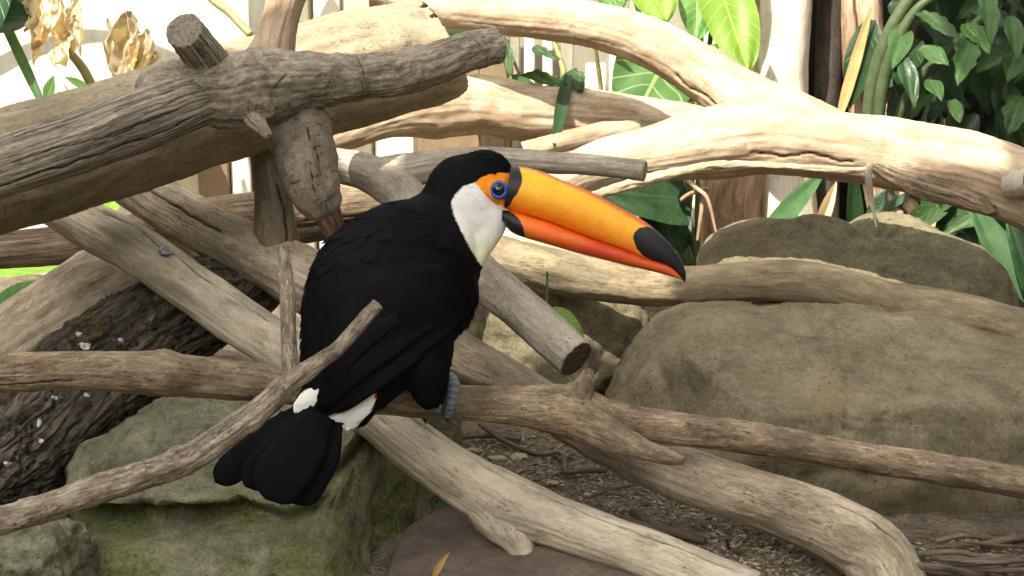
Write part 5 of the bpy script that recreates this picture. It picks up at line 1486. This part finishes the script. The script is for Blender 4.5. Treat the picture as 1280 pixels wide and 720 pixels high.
# thin roots and dead twigs
M['deadtwig'] = wood('dead_twig', (0.05, 0.038, 0.028), (0.11, 0.085, 0.06), (0.20, 0.16, 0.115), fibre=0.3)
def gtwig(pts, label, group=None, mat='deadtwig', r=3):
    L = []
    for (px, py, h) in pts:
        p, d = ground_pt(px, py, h)
        L.append((px, py, d, r))
    o = limb('dead_twig', L, M[mat], int(pts[0][0]) % 50, seg=12, step=0.004, lump=0.15, lumpf=60, fib=0.05, fine=0, caps=('round', 'broken'))
    return T(o, label, 'twig', group)
gtwig([(600, 530, 0.02), (628, 550, 0.012), (670, 567, 0.008), (702, 566, 0.008), (708, 590, 0.008), (730, 588, 0.006), (757, 588, 0.006)], 'thin curling root lying on the grit behind the perch', r=3.2)
gtwig([(560, 548, 0.01), (610, 545, 0.008), (650, 549, 0.008)], 'straight dead twig on the grit beside the mossy stone', r=3)
gtwig([(735, 622, 0.008), (770, 610, 0.01), (800, 605, 0.006)], 'small dead twig at the foot of the boulder', r=2)
gtwig([(790, 640, 0.008), (830, 660, 0.012), (880, 676, 0.006)], 'dark bark splinter under the diagonal branch', r=5)
gtwig([(908, 672, 0.03), (912, 686, 0.006), (930, 690, 0.006)], 'tiny bent black twig beside the thick pale branch', r=2)
rg = np.random.RandomState(8)
for i in range(15):
    x0 = rg.uniform(1120, 1230)
    y0 = rg.uniform(676, 715)
    x1 = x0 + rg.uniform(60, 150)
    y1 = y0 + rg.uniform(-16, 14)
    h = rg.uniform(0.006, 0.03)
    gtwig([(x0, y0, h), ((x0 + x1) / 2, (y0 + y1) / 2 + rg.uniform(-8, 8), h + 0.006), (x1, y1, h * 0.6)], 'dead dark twig in the pile at the foot of the largest boulder', 'dead twigs piled by the boulder', r=rg.uniform(2, 5))
p, d = ground_pt(1165, 716, 0.02)
o = leaf('fallen_leaf', (1180, 735, d), (1148, 694, d + 0.06), 11, M['leaf_dark'], None, 'strap', nh=(0, -0.3, 1), seed=61)
T(o, 'dark green fallen leaf beside the dead twigs', 'leaf')
p, d = ground_pt(545, 712, 0.05)
o = leaf('fallen_leaf', (541, 724, d), (562, 690, d - 0.01), 7, M['tanstrap'], None, 'ovate', seed=62, curl=1.0)
T(o, 'dry brown leaf standing on the flat brown slab', 'leaf')
p, d = ground_pt(565, 636, 0.03)
o = leaf('fallen_leaf', (545, 640, d), (585, 628, d + 0.02), 14, M['leaf_mid'], None, 'ovate', nh=(0, -0.3, 1), seed=63)
T(o, 'green leaf tucked under the bleached branch by the mossy stone', 'leaf')

# ------------------------------------------------------------------ unseen shade roof, added to shape the sunlight
HR = 2.35
kx, ky = -SUN_DIR.x / SUN_DIR.z, -SUN_DIR.y / SUN_DIR.z
SH = [(-1.25, 2.2), (-0.36, 2.2), (-0.33, 2.0), (-0.22, 1.98), (-0.20, 1.88), (-0.13, 1.885), (-0.11, 1.95), (-0.05, 1.96), (-0.03, 1.99), (0.12, 1.97), (0.15, 2.08), (0.5, 2.09), (0.62, 2.06), (0.70, 2.5), (0.76, 3.1), (1.4, 3.2), (1.4, 0.95), (-1.25, 0.95)]  # shadow outline on the scene; notches let chosen sun patches through
poly = [(x - kx * (HR - 0.35), y - ky * (HR - 0.35)) for x, y in SH]
V = [(x, y, HR) for x, y in poly] + [(x, y, HR + 0.03) for x, y in poly]
n = len(poly)
F = [tuple(range(n)), tuple(range(n, 2 * n))[::-1]] + [(i, i + n, (i + 1) % n + n, (i + 1) % n) for i in range(n)]
roof = empty('added_shade_roof', (0, 0.2, 0))
T(roof, 'unseen shade roof on posts, added and cut to shape the shadow', 'roof')
new_obj('shade_panel', V, F, M['brownboard'], roof, smooth=False)
xs = [p_[0] for p_ in poly]
y0 = min(p_[1] for p_ in poly)
for x in (min(xs) + 0.06, max(xs) - 0.06):
    box('post', x - 0.04, x + 0.04, y0 + 0.02, y0 + 0.10, -0.02, HR, M['brownboard'], roof)
    box('post', x - 0.04, x + 0.04, y0 + 0.80, y0 + 0.88, -0.02, HR, M['brownboard'], roof)
# unseen dark walls added at both sides and behind to cut low sky light
M['enclosure'] = wall_mat('dark_sky_block', (0.05, 0.045, 0.03), (0.035, 0.03, 0.02))
T(box('added_side_wall', -2.5, -2.4, -2.6, 3.2, -0.05, 2.5, M['enclosure']), 'unseen dark wall added on the dried-leaf side to block low sky light', 'wall')
T(box('added_side_wall', 2.4, 2.5, -2.6, 3.2, -0.05, 2.5, M['enclosure']), 'unseen dark wall added on the shrub side to block low sky light', 'wall')
T(box('added_back_wall', -2.39, 2.39, -2.6, -2.5, -0.05, 1.5, M['enclosure']), 'unseen dark wall added behind the viewer to block low sky light', 'wall')
for o in bpy.data.objects:
    if '_o' in o.keys():
        del o['_o']
